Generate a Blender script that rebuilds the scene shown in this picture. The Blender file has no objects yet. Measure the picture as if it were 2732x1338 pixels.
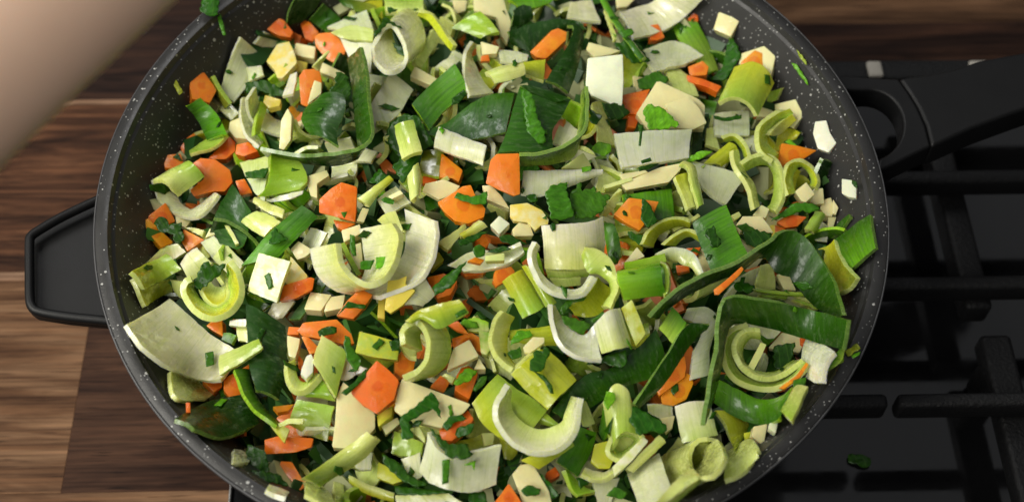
import bpy, bmesh, math, random
from mathutils import Vector, Matrix, noise, geometry
from mathutils.bvhtree import BVHTree
random.seed(7)
S = bpy.context.scene
COL = S.collection

# ------------------------------------------------------------------ camera
MM = 0.001
ZR = 0.121                      # height of the pan's rim above the worktop
F_PX, TH, ROLL = 3672.98, 0.5860988, 0.01898699
r0 = Vector((1, 0, 0)); u0 = Vector((0, math.cos(TH), math.sin(TH))); CB = Vector((0, -math.sin(TH), math.cos(TH)))
c_, s_ = math.cos(ROLL), math.sin(ROLL)
CR = c_ * r0 + s_ * u0; CU = -s_ * r0 + c_ * u0
CP = CB * 0.5247418 + CR * 0.00728808 + CU * -0.02518081 + Vector((0, 0, ZR))
cam_d = bpy.data.cameras.new("camera"); cam = bpy.data.objects.new("camera", cam_d); COL.objects.link(cam)
M = Matrix((CR, CU, CB)).transposed().to_4x4(); M.translation = CP
cam.matrix_world = M
cam_d.sensor_width = 36; cam_d.lens = F_PX / 2732 * 36
cam_d.clip_start = 0.02; cam_d.clip_end = 50
cam_d.dof.use_dof = True; cam_d.dof.focus_distance = 0.515; cam_d.dof.aperture_fstop = 8.0
S.camera = cam

# ------------------------------------------------------------------ light
W = bpy.data.worlds.new("World"); S.world = W; W.use_nodes = True
bg = W.node_tree.nodes["Background"]; bg.inputs[0].default_value = (0.95, 0.97, 1.0, 1); bg.inputs[1].default_value = 0.07
def area(name, loc, target, size, power, colour, sy=None):
    d = bpy.data.lights.new(name, "AREA"); d.energy = power; d.color = colour; d.size = size
    if sy: d.shape = "RECTANGLE"; d.size_y = sy
    o = bpy.data.objects.new(name, d); COL.objects.link(o); o.location = loc
    o.rotation_euler = (Vector(target) - Vector(loc)).to_track_quat("-Z", "Y").to_euler()
area("window_light", (-0.95, -0.12, 1.02), (-0.03, -0.03, ZR), 0.75, 21.5, (1.0, 0.965, 0.87), 1.1)
area("ceiling_bounce", (0.45, 0.75, 1.7), (0.15, 0.1, ZR), 2.0, 3.0, (0.97, 0.98, 1.0), 2.0)  # soft panel added for ceiling bounce and a grey reflection in the hob
area("front_fill", (-0.55, -1.1, 1.25), (-0.05, 0, ZR), 0.7, 8.5, (1.0, 0.97, 0.90), 0.6)  # added fill from the viewer's side, brightens forearm and front faces
area("far_window", (-0.38, 0.95, 1.25), (0, 0, ZR), 0.30, 4.0, (1.0, 0.99, 0.97), 0.45)
S.cycles.use_denoising = True
V_ = S.view_settings; S.display_settings.display_device = "sRGB"
V_.view_transform = "Standard"; V_.look = "None"; V_.exposure = 0.0; V_.gamma = 1.0

# ------------------------------------------------------------------ helpers: seeing where a thing of the photo stands
def ray(px, py):
    d = CR * ((px - 1366) / F_PX) + CU * (-(py - 669) / F_PX) - CB
    return d.normalized()
def on_z(px, py, z):
    d = ray(px, py); return CP + d * ((z - CP.z) / d.z)
WALL = [(0.0, -0.066), (0.108, -0.064), (0.118, -0.056), (0.128, -0.036), (0.137, -0.014), (0.1432, -0.0035), (0.1450, -0.0012), (0.1490, 0.0), (0.15, -0.0015)]
def wall_z(r):
    for (a, za), (b, zb) in zip(WALL, WALL[1:]):
        if r <= b: return ZR + za + (zb - za) * (r - a) / (b - a)
    return ZR
def mound(x, y):
    r = math.hypot(x, y)
    z = ZR - 0.007 - 0.022 * (r / 0.132) ** 2 + 0.0025 * noise.noise(Vector((x * 40, y * 40, 3)))
    return max(z, wall_z(r) + 0.0015)
def food(px, py, h=0.0):
    d = ray(px, py); z = ZR
    for _ in range(14):
        p = CP + d * ((z - CP.z) / d.z); z = 0.5 * z + 0.5 * (mound(p.x, p.y) + h * MM)
    return CP + d * ((z - CP.z) / d.z)
REG = {"T": (0, 0, 700 / 1963), "A": (600, 0, 700 / 1963), "B": (1200, 0, 700 / 1963), "C": (1750, 0, 700 / 1963),
       "D": (0, 400, 700 / 1963), "E": (600, 400, 700 / 1963), "F": (1200, 400, 700 / 1963), "G": (1750, 400, 700 / 1963),
       "H": (0, 800, 700 / 1642), "I": (600, 800, 700 / 1642), "J": (1200, 800, 700 / 1642), "K": (1750, 800, 700 / 1642)}
def pts(reg, s):
    ox, oy, k = REG[reg]; out = []
    for t in s.split():
        v = [float(q) for q in t.split(",")]
        out.append((ox + v[0] * k, oy + v[1] * k, v[2] if len(v) > 2 else 0.0))
    return out

# ------------------------------------------------------------------ materials
def new_mat(name):
    m = bpy.data.materials.new(name); m.use_nodes = True
    nt = m.node_tree; b = nt.nodes["Principled BSDF"]
    return m, nt, b
def N(nt, t, **kw):
    n = nt.nodes.new(t)
    for k, v in kw.items(): setattr(n, k, v)
    return n
def noise_node(nt, vec, scale, detail=2, rough=0.5, dist=0.0):
    n = N(nt, "ShaderNodeTexNoise"); n.inputs["Scale"].default_value = scale; n.inputs["Detail"].default_value = detail
    n.inputs["Roughness"].default_value = rough; n.inputs["Distortion"].default_value = dist
    if vec is not None: nt.links.new(vec, n.inputs["Vector"])
    return n
def ramp(nt, fac, stops):
    n = N(nt, "ShaderNodeValToRGB"); e = n.color_ramp.elements
    while len(e) < len(stops): e.new(0.5)
    for q, (p, c) in zip(e, stops):
        q.position = p; q.color = c if len(c) == 4 else (*c, 1)
    nt.links.new(fac, n.inputs[0]); return n
def mixc(nt, fac, a, b, mode="MIX"):
    n = N(nt, "ShaderNodeMix", data_type="RGBA", blend_type=mode)
    for sock, v in ((n.inputs[0], fac), (n.inputs[6], a), (n.inputs[7], b)):
        if isinstance(v, (int, float)): sock.default_value = v
        elif isinstance(v, tuple): sock.default_value = (*v, 1)
        else: nt.links.new(v, sock)
    return n.outputs[2]
def mapped(nt, out, scale, rot=(0, 0, 0)):
    n = N(nt, "ShaderNodeMapping"); n.inputs["Scale"].default_value = scale; n.inputs["Rotation"].default_value = rot
    nt.links.new(out, n.inputs[0]); return n.outputs[0]
def bump(nt, h, strength, dist, b, prev=None):
    n = N(nt, "ShaderNodeBump"); n.inputs["Strength"].default_value = strength; n.inputs["Distance"].default_value = dist
    nt.links.new(h, n.inputs["Height"])
    if prev is not None: nt.links.new(prev, n.inputs["Normal"])
    nt.links.new(n.outputs[0], b.inputs["Normal"]); return n.outputs[0]

# leek: fibres run along grain-v (uv in millimetres); each piece brings its own two colours
def leek_mat(name, edge=False, rough=0.21, sss=0.6, stripe=0.7, wet=1.0):
    m, nt, b = new_mat(name)
    uv = N(nt, "ShaderNodeUVMap", uv_map="grain").outputs[0]; gr = N(nt, "ShaderNodeUVMap", uv_map="grad").outputs[0]
    oi = N(nt, "ShaderNodeObjectInfo")
    off = N(nt, "ShaderNodeVectorMath", operation="ADD"); nt.links.new(uv, off.inputs[0])
    cx = N(nt, "ShaderNodeCombineXYZ"); ml = N(nt, "ShaderNodeMath", operation="MULTIPLY"); ml.inputs[1].default_value = 97.0
    nt.links.new(oi.outputs["Random"], ml.inputs[0]); nt.links.new(ml.outputs[0], cx.inputs[0]); nt.links.new(ml.outputs[0], cx.inputs[2])
    nt.links.new(cx.outputs[0], off.inputs[1]); v = off.outputs[0]
    ca = N(nt, "ShaderNodeAttribute", attribute_type="OBJECT", attribute_name="col_a").outputs["Color"]
    cb = N(nt, "ShaderNodeAttribute", attribute_type="OBJECT", attribute_name="col_b").outputs["Color"]
    ce = N(nt, "ShaderNodeAttribute", attribute_type="OBJECT", attribute_name="col_edge").outputs["Color"]
    st = noise_node(nt, mapped(nt, v, (1.5, 0.035, 0.3)), 1.0, 3, 0.6)
    fine = noise_node(nt, mapped(nt, v, (4.5, 0.12, 0.3)), 1.0, 2, 0.5)
    blot = noise_node(nt, v, 0.16, 3, 0.6)
    if edge:
        col = mixc(nt, ramp(nt, noise_node(nt, v, 1.2, 2).outputs[0], [(0.35, (0, 0, 0)), (0.7, (0.4, 0.4, 0.4))]).outputs[0], ce, cb)
    else:
        sep = N(nt, "ShaderNodeSeparateXYZ"); nt.links.new(gr, sep.inputs[0])
        ad = N(nt, "ShaderNodeMath", operation="MULTIPLY_ADD"); ad.inputs[1].default_value = 0.28; nt.links.new(blot.outputs[0], ad.inputs[0])
        sb = N(nt, "ShaderNodeMath", operation="SUBTRACT"); sb.inputs[1].default_value = 0.14
        nt.links.new(sep.outputs[1], sb.inputs[0]); nt.links.new(sb.outputs[0], ad.inputs[2])
        rp = ramp(nt, ad.outputs[0], [(0.05, (0, 0, 0)), (0.95, (1, 1, 1))])
        col = mixc(nt, rp.outputs[0], ca, cb)
        lines = ramp(nt, st.outputs[0], [(0.32, (0.72, 0.79, 0.48)), (0.46, (0.97, 0.98, 0.93)), (0.60, (1, 1, 1)), (0.72, (1.10, 1.10, 1.12))])
        if sss == 0.0: lines = ramp(nt, st.outputs[0], [(0.30, (0.52, 0.60, 0.42)), (0.46, (0.92, 0.94, 0.9)), (0.58, (1.05, 1.05, 1.0)), (0.72, (1.6, 1.45, 1.5))])
        col = mixc(nt, stripe, col, mixc(nt, 1.0, col, lines.outputs[0], "MULTIPLY"))
        blo = ramp(nt, noise_node(nt, v, 0.22, 2, 0.5).outputs[0], [(0.30, (0.95, 0.98, 0.84)), (0.6, (1.02, 1.02, 1.02))])
        col = mixc(nt, 1.0, col, blo.outputs[0], "MULTIPLY")
    if sss == 0.0:
        bl = noise_node(nt, mapped(nt, v, (0.55, 0.22, 1)), 1.0, 4, 0.7)
        col = mixc(nt, ramp(nt, bl.outputs[0], [(0.52, (0, 0, 0)), (0.66, (0.32,) * 3)]).outputs[0], col, (0.13, 0.20, 0.085))
    nt.links.new(col, b.inputs["Base Color"])
    wetn = noise_node(nt, v, 0.30, 3, 0.6)
    rr = ramp(nt, wetn.outputs[0], [(0.40, (rough + 0.12,) * 3), (0.62, (rough - 0.08,) * 3)])
    nt.links.new(rr.outputs[0], b.inputs["Roughness"])
    cw = ramp(nt, wetn.outputs[0], [(0.46, (0.05,) * 3), (0.60, (wet,) * 3)])
    nt.links.new(cw.outputs[0], b.inputs["Coat Weight"]); b.inputs["Coat Roughness"].default_value = 0.07; b.inputs["Coat IOR"].default_value = 1.45
    cb_ = N(nt, "ShaderNodeBump"); cb_.inputs["Strength"].default_value = 0.25; cb_.inputs["Distance"].default_value = 0.0004; nt.links.new(noise_node(nt, v, 0.45, 2, 0.5).outputs[0], cb_.inputs["Height"]); nt.links.new(cb_.outputs[0], b.inputs["Coat Normal"])
    b.inputs["Specular IOR Level"].default_value = 0.5 if sss > 0 else 0.28
    b.inputs["Subsurface Weight"].default_value = sss; b.inputs["Subsurface Radius"].default_value = (1.0, 0.95, 0.30); b.inputs["Subsurface Scale"].default_value = 0.0028
    p = bump(nt, st.outputs[0], 0.14 if not edge else 0.04, 0.0002, b)
    p = bump(nt, fine.outputs[0], 0.06, 0.0001, b, p)
    bump(nt, noise_node(nt, v, 0.7, 2, 0.5).outputs[0], 0.10, 0.00015, b, p)
    return m
M_LEEK = leek_mat("leek"); M_EDGE = leek_mat("leek_cut", True)
M_LEAF = leek_mat("leek_leaf", False, 0.30, 0.0, 0.9, 0.45)

def flesh_mat(name, rough, sss, mott, vein):
    m, nt, b = new_mat(name)
    uv = N(nt, "ShaderNodeTexCoord").outputs["Object"]
    oi = N(nt, "ShaderNodeObjectInfo")
    off = N(nt, "ShaderNodeVectorMath", operation="ADD"); nt.links.new(uv, off.inputs[0]); nt.links.new(oi.outputs["Random"], off.inputs[1]); v = off.outputs[0]
    ca = N(nt, "ShaderNodeAttribute", attribute_type="OBJECT", attribute_name="col_a").outputs["Color"]
    cb = N(nt, "ShaderNodeAttribute", attribute_type="OBJECT", attribute_name="col_b").outputs["Color"]
    n1 = noise_node(nt, v, 260, 4, 0.6); n2 = noise_node(nt, v, 1500, 3, 0.6)
    col = mixc(nt, ramp(nt, n1.outputs[0], [(0.38, (0, 0, 0)), (0.66, (1, 1, 1))]).outputs[0], ca, cb)
    if name == "carrot":
        ln = N(nt, "ShaderNodeVectorMath", operation="LENGTH"); nt.links.new(uv, ln.inputs[0])
        ma = N(nt, "ShaderNodeMath", operation="MULTIPLY_ADD"); ma.inputs[1].default_value = 100.0; nt.links.new(ln.outputs["Value"], ma.inputs[0])
        nz = N(nt, "ShaderNodeMath", operation="MULTIPLY"); nz.inputs[1].default_value = 0.18; nt.links.new(n1.outputs[0], nz.inputs[0]); nt.links.new(nz.outputs[0], ma.inputs[2])
        col = mixc(nt, 1.0, col, ramp(nt, ma.outputs[0], [(0.30, (0.92, 0.80, 0.75)), (0.38, (0.90, 0.76, 0.7)), (0.43, (1, 1.15, 1.2)), (0.55, (1, 1, 1))]).outputs[0], "MULTIPLY")
    sp = ramp(nt, n2.outputs[0], [(0.30, (mott,) * 3), (0.55, (1, 1, 1))])
    col = mixc(nt, 1.0, col, sp.outputs[0], "MULTIPLY")
    nt.links.new(col, b.inputs["Base Color"])
    wetn = noise_node(nt, v, 240, 3, 0.6)
    rr = ramp(nt, wetn.outputs[0], [(0.40, (rough + 0.18,) * 3), (0.62, (rough - 0.1,) * 3)]); nt.links.new(rr.outputs[0], b.inputs["Roughness"])
    cw = ramp(nt, wetn.outputs[0], [(0.46, (0.0,) * 3), (0.60, (0.9,) * 3)]); nt.links.new(cw.outputs[0], b.inputs["Coat Weight"]); b.inputs["Coat Roughness"].default_value = 0.08
    cb_ = N(nt, "ShaderNodeBump"); cb_.inputs["Strength"].default_value = 0.5; cb_.inputs["Distance"].default_value = 0.0006; nt.links.new(noise_node(nt, v, 900, 3, 0.55).outputs[0], cb_.inputs["Height"]); nt.links.new(cb_.outputs[0], b.inputs["Coat Normal"])
    b.inputs["Specular IOR Level"].default_value = 0.35
    b.inputs["Subsurface Weight"].default_value = sss; b.inputs["Subsurface Radius"].default_value = (1.0, 0.55, 0.2); b.inputs["Subsurface Scale"].default_value = 0.0026
    p = bump(nt, n2.outputs[0], 0.12, 0.00025, b); bump(nt, noise_node(nt, v, 420, 2).outputs[0], 0.18, 0.0004, b, p)
    return m
M_CARROT = flesh_mat("carrot", 0.33, 0.3, 0.93, 0); M_CEL = flesh_mat("celeriac", 0.38, 0.35, 0.96, 0)

def parsley_mat():
    m, nt, b = new_mat("parsley")
    v = N(nt, "ShaderNodeUVMap", uv_map="grain").outputs[0]
    oi = N(nt, "ShaderNodeObjectInfo")
    ca = N(nt, "ShaderNodeAttribute", attribute_type="OBJECT", attribute_name="col_a").outputs["Color"]
    n1 = noise_node(nt, mapped(nt, v, (0.7, 0.25, 1)), 1.0, 3, 0.6)
    vein = N(nt, "ShaderNodeTexWave", wave_type="BANDS", bands_direction="DIAGONAL"); nt.links.new(v, vein.inputs[0])
    vein.inputs["Scale"].default_value = 0.16; vein.inputs["Distortion"].default_value = 3.0; vein.inputs["Detail"].default_value = 2
    col = mixc(nt, 1.0, ca, ramp(nt, n1.outputs[0], [(0.3, (0.6, 0.62, 0.6)), (0.7, (1.4, 1.35, 1.2))]).outputs[0], "MULTIPLY")
    vv = ramp(nt, vein.outputs[1], [(0.90, (0, 0, 0)), (1.0, (0.35, 0.35, 0.35))])
    col = mixc(nt, vv.outputs[0], col, (0.07, 0.17, 0.02))
    nt.links.new(col, b.inputs["Base Color"])
    b.inputs["Roughness"].default_value = 0.36; b.inputs["Specular IOR Level"].default_value = 0.14; b.inputs["Coat Weight"].default_value = 0.22; b.inputs["Coat Roughness"].default_value = 0.12
    p = bump(nt, vein.outputs[1], 0.25, 0.0004, b); bump(nt, noise_node(nt, v, 1.0, 2).outputs[0], 0.2, 0.0006, b, p)
    return m
M_PARS = parsley_mat()

# ------------------------------------------------------------------ mesh helpers
def link(name, me, mats, parent=None):
    o = bpy.data.objects.new(name, me); COL.objects.link(o)
    for m in mats: me.materials.append(m)
    if parent is not None: o.parent = parent
    return o
def tag(o, label=None, cat=None, group=None, kind=None):
    for k, v in (("label", label), ("category", cat), ("group", group), ("kind", kind)):
        if v: o[k] = v
    return o
def build(name, verts, faces, mats, fmat=None, uvs=None, smooth=None, sharp=None, parent=None, origin=None):
    """verts in world space; origin becomes the object's location"""
    if origin is None:
        origin = Vector((0, 0, 0))
        for v in verts: origin += Vector(v)
        origin /= len(verts)
    if parent is not None: origin = Vector((0, 0, 0))
    me = bpy.data.meshes.new(name); me.from_pydata([Vector(v) - origin for v in verts], [], faces)
    if fmat: me.polygons.foreach_set("material_index", fmat)
    if smooth: me.polygons.foreach_set("use_smooth", smooth)
    if uvs:
        for un, data in uvs.items():
            l = me.uv_layers.new(name=un)
            for lp in me.loops: l.data[lp.index].uv = data[lp.vertex_index]
    me.update()
    o = link(name, me, mats, parent)
    o.location = origin
    return o
def smooth_rail(P, n):
    """Catmull-Rom through P (Vectors), n samples even in arc length"""
    if len(P) == 2: dense = [P[0].lerp(P[1], i / 20) for i in range(21)]
    else:
        closed = (P[0] - P[-1]).length < 1e-4
        E = ([P[-2]] if closed else [P[0] * 2 - P[1]]) + P + ([P[1]] if closed else [P[-1] * 2 - P[-2]])
        dense = []
        for i in range(len(P) - 1):
            a, b, c, d = E[i:i + 4]
            for k in range(10):
                t = k / 10
                dense.append(0.5 * ((2 * b) + (c - a) * t + (2 * a - 5 * b + 4 * c - d) * t * t + (3 * b - a - 3 * c + d) * t ** 3))
        dense.append(P[-1])
    L = [0.0]
    for a, b in zip(dense, dense[1:]): L.append(L[-1] + (b - a).length)
    out = []; j = 0
    for i in range(n):
        s = L[-1] * i / (n - 1)
        while j < len(L) - 2 and L[j + 1] < s: j += 1
        k = (s - L[j]) / max(1e-9, L[j + 1] - L[j]); out.append(dense[j].lerp(dense[j + 1], min(1, max(0, k))))
    return out
PAL = {"W": (0.81, 0.825, 0.60), "V": (0.71, 0.74, 0.48), "P": (0.65, 0.715, 0.235), "Y": (0.54, 0.57, 0.028), "L": (0.31, 0.55, 0.022),
       "M": (0.095, 0.28, 0.008), "G": (0.013, 0.056, 0.0025), "D": (0.013, 0.060, 0.002), "C": (0.79, 0.73, 0.36), "O": (0.83, 0.180, 0.010),
       "A": (0.82, 0.27, 0.006), "B": (0.80, 0.63, 0.09), "N": (0.008, 0.034, 0.002), "H": (0.031, 0.115, 0.005), "E": (0.36, 0.52, 0.065), "K": (0.22, 0.26, 0.02), "S": (0.17, 0.29, 0.055)}
def jit(c, a=0.10):
    k = 1 + random.uniform(-a, a)
    return [max(0.0, min(0.85, q * k * (1 + random.uniform(-a, a) * 0.5))) for q in c] + [1.0]
def loft(name, A, B, th, mats, grain="v", bul=0.0, wob=0.5, seg=5, cup=0.0):
    th = th if th < 1.5 else 1.5 + (th - 1.5) * 0.5
    n = max(7, min(34, 5 * (max(len(A), len(B)) - 1) + 4))
    a = smooth_rail(A, n); b = smooth_rail(B, n)
    closed = (A[0] - A[-1]).length < 1e-4
    seed = Vector((random.uniform(0, 99), random.uniform(0, 99), random.uniform(0, 99)))
    G = []
    # average normal, towards the camera
    def nrm(i, t):
        d = (a[min(i + 1, n - 1)] - a[max(i - 1, 0)]).lerp(b[min(i + 1, n - 1)] - b[max(i - 1, 0)], t)
        return d.cross(b[i] - a[i]).normalized()
    tot = Vector((0, 0, 0))
    for i in range(n): tot += nrm(i, 0.5)
    sg = 1 if tot.dot(CP - a[n // 2]) > 0 else -1
    for i in range(n):
        row = []; s = i / (n - 1)
        for j in range(seg + 1):
            t = j / seg; p = a[i].lerp(b[i], t); nn = nrm(i, t) * sg
            k = bul * 4 * t * (1 - t) + cup * 4 * s * (1 - s)
            k += wob * noise.noise(p * 130 + seed) + 0.35 * wob * noise.noise(p * 420 + seed)
            e = Vector((0, 0, 0))
            if not closed or True:
                if j in (0, seg): e += (b[i] - a[i]).normalized() * (0.28 * noise.noise(p * 500 + seed)) * MM
                if i in (0, n - 1) and not closed: e += (a[min(i + 1, n - 1)] - a[max(0, i - 1)]).normalized() * (0.28 * noise.noise(p * 500 + seed)) * MM
            row.append(p + nn * k * MM + e)
        G.append(row)
    if closed: G[-1] = G[0]
    m = seg + 1; V = []; U = []; Ug = []
    lenA = sum((a[i + 1] - a[i]).length for i in range(n - 1)) / MM; lenB = max((b[i] - a[i]).length for i in range(n)) / MM
    NR = []
    for i in range(n):
        for j in range(m):
            i0, i1 = max(i - 1, 0), min(i + 1, n - 1)
            if closed and i in (0, n - 1): i0, i1 = n - 2, 1
            d1 = G[i1][j] - G[i0][j]; d2 = G[i][min(j + 1, m - 1)] - G[i][max(j - 1, 0)]
            NR.append(d1.cross(d2).normalized() * sg)
    def uv(i, j):
        x = lenA * i / (n - 1); y = lenB * j / (m - 1)
        return (x, y) if grain == "v" else (y, x)
    def ug(i, j):
        x = i / (n - 1); y = j / (m - 1)
        return (x, y) if grain == "v" else (y, x)
    for side in (0, 1):
        for i in range(n):
            for j in range(m):
                V.append(G[i][j] - NR[i * m + j] * (th * MM * side)); U.append(uv(i, j)); Ug.append(ug(i, j))
    Fc = []; fm = []; sm = []
    o2 = n * m
    for i in range(n - 1):
        for j in range(seg):
            q = [i * m + j, (i + 1) * m + j, (i + 1) * m + j + 1, i * m + j + 1]
            if sg < 0: q.reverse()
            Fc.append(q); Fc.append([x + o2 for x in reversed(q)]); fm += [0, 0]; sm += [True, True]
    def border(loop):
        base = len(V); k = len(loop); mid = []
        for (i, j) in loop:
            f, g = V[i * m + j], V[o2 + i * m + j]
            # slightly rounded cut: front, pushed-out middle, back
            ii = -1 if i == 0 else (1 if i == n - 1 else 0)
            V.append(f); V.append((f + g) / 2); V.append(g)
            for _ in range(3): U.append(uv(i, j)); Ug.append(ug(i, j))
        for q in range(k - 1):
            for s in (0, 1):
                x = base + 3 * q + s; y = base + 3 * (q + 1) + s
                Fc.append([x, y, y + 1, x + 1]); fm.append(1); sm.append(True)
    e0 = [(i, 0) for i in range(n)]; e1 = [(i, seg) for i in range(n)]
    border(e0); border(e1)
    if not closed:
        border([(0, j) for j in range(m)]); border([(n - 1, j) for j in range(m)])
    return build(name, V, Fc, mats, fm, {"grain": U, "grad": Ug}, sm)
def props(o, ca, cb, ce):
    o["col_a"] = jit(ca); o["col_b"] = jit(cb); o["col_edge"] = jit(ce, 0.06)
EDGE = {"W": "W", "V": "V", "P": "P", "Y": "P", "L": "E", "M": "L", "G": "S", "D": "S", "N": "S", "H": "S", "K": "E", "B": "P", "E": "P"}
def sheet3(name, label, col, A, B, th=1.6, g="v", bul=0.0, wob=0.5, edge=None, cup=0.0, group=None):
    leaf = col[0] in "GDNHM"
    o = loft(name, A, B, th, [M_LEAF if leaf else M_LEEK, M_EDGE], g, bul, wob, 5, cup)
    ca = PAL[col[0]]; cb = PAL[col[-1]]
    props(o, ca, cb, PAL[edge or EDGE[col[0]]])
    tag(o, label, "leek leaf strip" if leaf else "leek slice", group or ("cut green leek leaves in the pan" if leaf else "cut leek slices in the pan"))
    return o
def L(reg, label, col, a, b, z=(4, 4), th=1.6, g="v", bul=0.0, wob=0.5, edge=None, cup=0.0):
    """a leek sheet between two cut edges; z = heights in mm above the heap of the two edges"""
    if isinstance(z, (int, float)): z = (z, z)
    A = [food(x, y, z[0] + h) for x, y, h in pts(reg, a)]; B = [food(x, y, z[1] + h) for x, y, h in pts(reg, b)]
    return sheet3("leek_leaf_strip" if col[0] in "GDNHM" else "leek_slice", label, col, A, B, th, g, bul, wob, edge, cup)
def plane_pts(P2, z, tilt, pxh):
    q = [food(x, y, z + h) for x, y, h in P2]
    c = sum(q, Vector((0, 0, 0))) / len(q)
    n = (Vector((0, 0, 1)) * 0.7 + (CP - c).normalized() * 0.3 + Vector((tilt[0], tilt[1], 0))).normalized()
    out = []
    for x, y, h in P2:
        d = ray(x, y); out.append(CP + d * ((c - CP).dot(n) / d.dot(n)))
    return out, c, n
def block3(name, out, n, th, mats, bev=0.3, rough=0.3):
    bm = bmesh.new()
    # cut corners a little, then prism
    k = len(out); ring = []
    for i in range(k):
        p, a, b = out[i], out[i - 1], out[(i + 1) % k]
        t = random.uniform(0.03, 0.07)
        ring.append(p.lerp(a, t)); ring.append(p.lerp(b, t))
    slope = random.uniform(-0.12, 0.12)
    c = sum(ring, Vector((0, 0, 0))) / len(ring)
    top = [bm.verts.new(p) for p in ring]; bot = [bm.verts.new(c + (p - c) * random.uniform(0.93, 1.03) - n * th * MM) for p in ring]
    bm.faces.new(top); bm.faces.new(bot[::-1])
    kk = len(ring)
    for i in range(kk): bm.faces.new([top[i], bot[i], bot[(i + 1) % kk], top[(i + 1) % kk]])
    bmesh.ops.recalc_face_normals(bm, faces=bm.faces)
    bmesh.ops.bevel(bm, geom=list(bm.edges), offset=bev * MM, segments=2, affect="EDGES", profile=0.6, clamp_overlap=True)
    for f in bm.faces: f.smooth = f.calc_area() < 3.2 * bev * MM * 0.008
    big = [f for f in bm.faces if len(f.verts) > 6]
    for f in big:
        r = bmesh.ops.poke(bm, faces=[f])
        for v in r["verts"]: v.co += n * random.uniform(-0.02, 0.10) * MM
        for q in r["faces"]: q.smooth = True
    o = sum((v.co for v in bm.verts), Vector((0, 0, 0))) / len(bm.verts)
    for v in bm.verts: v.co -= o
    me = bpy.data.meshes.new(name); bm.to_mesh(me); bm.free()
    ob = link(name, me, mats); ob.location = o
    return ob
def block_props(o, col):
    if col[0] in "OA": k_ = random.uniform(0.82, 1.2); o["col_a"] = jit(tuple(min(.84, q * f) for q, f in zip(PAL[col[0]], (1, k_, k_ * k_))), 0.08); o["col_b"] = jit(tuple(min(.84, q * f) for q, f in zip(PAL[col[0]], (1.0, 1.22 * k_, 1.3))), 0.08)
    else: o["col_a"] = jit(PAL[col[0]], 0.06); o["col_b"] = jit(PAL[col[-1]], 0.06)
def P(reg, label, col, poly, z=4, th=4.0, tilt=None, bev=0.3):
    """a carrot or celeriac chunk: the outline of its upper face, its thickness below"""
    tilt = tilt or (random.uniform(-.22, .22), random.uniform(-.22, .15))
    out, c, n = plane_pts(pts(reg, poly), z, tilt, 0)
    car = col[0] in "OA"
    leek = col[0] in "YWPL"
    o = block3("carrot_chunk" if car else ("leek_chunk" if leek else "celeriac_chunk"), out, n, th, [M_CARROT if car else M_CEL], bev * (1.5 if car else 1.0))
    block_props(o, col)
    tag(o, label, "carrot piece" if car else ("leek piece" if leek else "celeriac piece"),
        "chopped carrot in the pan" if car else ("cut leek slices in the pan" if leek else "chopped celeriac in the pan"))
    return o
def leaf3(name, out, c, n, crumple=0.9, teeth=0.5, th=0.3):
    ax = (out[len(out) // 2] - out[0]); ax = (ax - n * ax.dot(n)).normalized(); ay = n.cross(ax)
    Q = [Vector(((p - c).dot(ax) / MM, (p - c).dot(ay) / MM)) for p in out]
    edge = []
    for i in range(len(Q)):
        a, b = Q[i], Q[(i + 1) % len(Q)]; l = (b - a).length; k = max(1, int(l / 1.3))
        pn = Vector((-(b - a).y, (b - a).x)) / max(l, 1e-6)
        for j in range(k):
            w = 0 if j == 0 else teeth * (1 if j % 2 else -0.6) * random.uniform(0.3, 1.0)
            edge.append(a.lerp(b, j / k) + pn * w)
    xs = [q.x for q in edge]; ys = [q.y for q in edge]; st = max(1.0, (max(xs) - min(xs)) / 16)
    inner = []
    x = min(xs)
    while x < max(xs):
        y = min(ys)
        while y < max(ys):
            inner.append(Vector((x + random.uniform(-.2, .2) * st, y + random.uniform(-.2, .2) * st))); y += st
        x += st
    ne = len(edge)
    r = geometry.delaunay_2d_cdt(edge + inner, [], [list(range(ne))], 1, 0.02)
    vs, fs = r[0], [list(f) for f in r[2]]
    used = sorted({i for f in fs for i in f}); mp = {q: i for i, q in enumerate(used)}
    fs = [[mp[i] for i in f] for f in fs]
    sd = Vector((random.uniform(0, 99), random.uniform(0, 99), 0))
    keel = random.uniform(0.0, 0.14)
    top = []; U = []
    for i in used:
        q = vs[i]
        z = crumple * noise.noise(Vector((q.x * 0.28, q.y * 0.28, 0)) + sd) + 0.4 * crumple * noise.noise(Vector((q.x * 0.8, q.y * 0.8, 0)) + sd) + keel * abs(q.y) * 0.6
        top.append(c + ax * q.x * MM + ay * q.y * MM + n * z * MM); U.append((q.x, q.y))
    k = len(top)
    if not fs: return None
    V = top + [p - n * th * MM for p in top]
    cnt = {}
    for f in fs:
        for i in range(len(f)):
            e = (f[i], f[(i + 1) % len(f)]); cnt[e] = 1
    Fc = [f for f in fs] + [[i + k for i in reversed(f)] for f in fs]
    for (i, j) in list(cnt):
        if (j, i) not in cnt: Fc.append([j, i, i + k, j + k])
    return build(name, V, Fc, [M_PARS], None, {"grain": U + U}, [True] * len(Fc))
def K(reg, label, col, poly, z=8, tilt=None, crumple=0.9, teeth=0.5):
    """a chopped parsley leaf lying where the photo shows it"""
    tilt = tilt or (random.uniform(-.2, .2), random.uniform(-.2, .2))
    out, c, n = plane_pts(pts(reg, poly), z, tilt, 0)
    o = leaf3("parsley_leaf_bit", out, c, n, crumple * 0.45, teeth)
    if o is None: return
    o["col_a"] = jit(tuple(q * 1.3 for q in PAL[col[0]]), 0.2)
    tag(o, label, "parsley", "chopped parsley in the pan")
    return o

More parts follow.
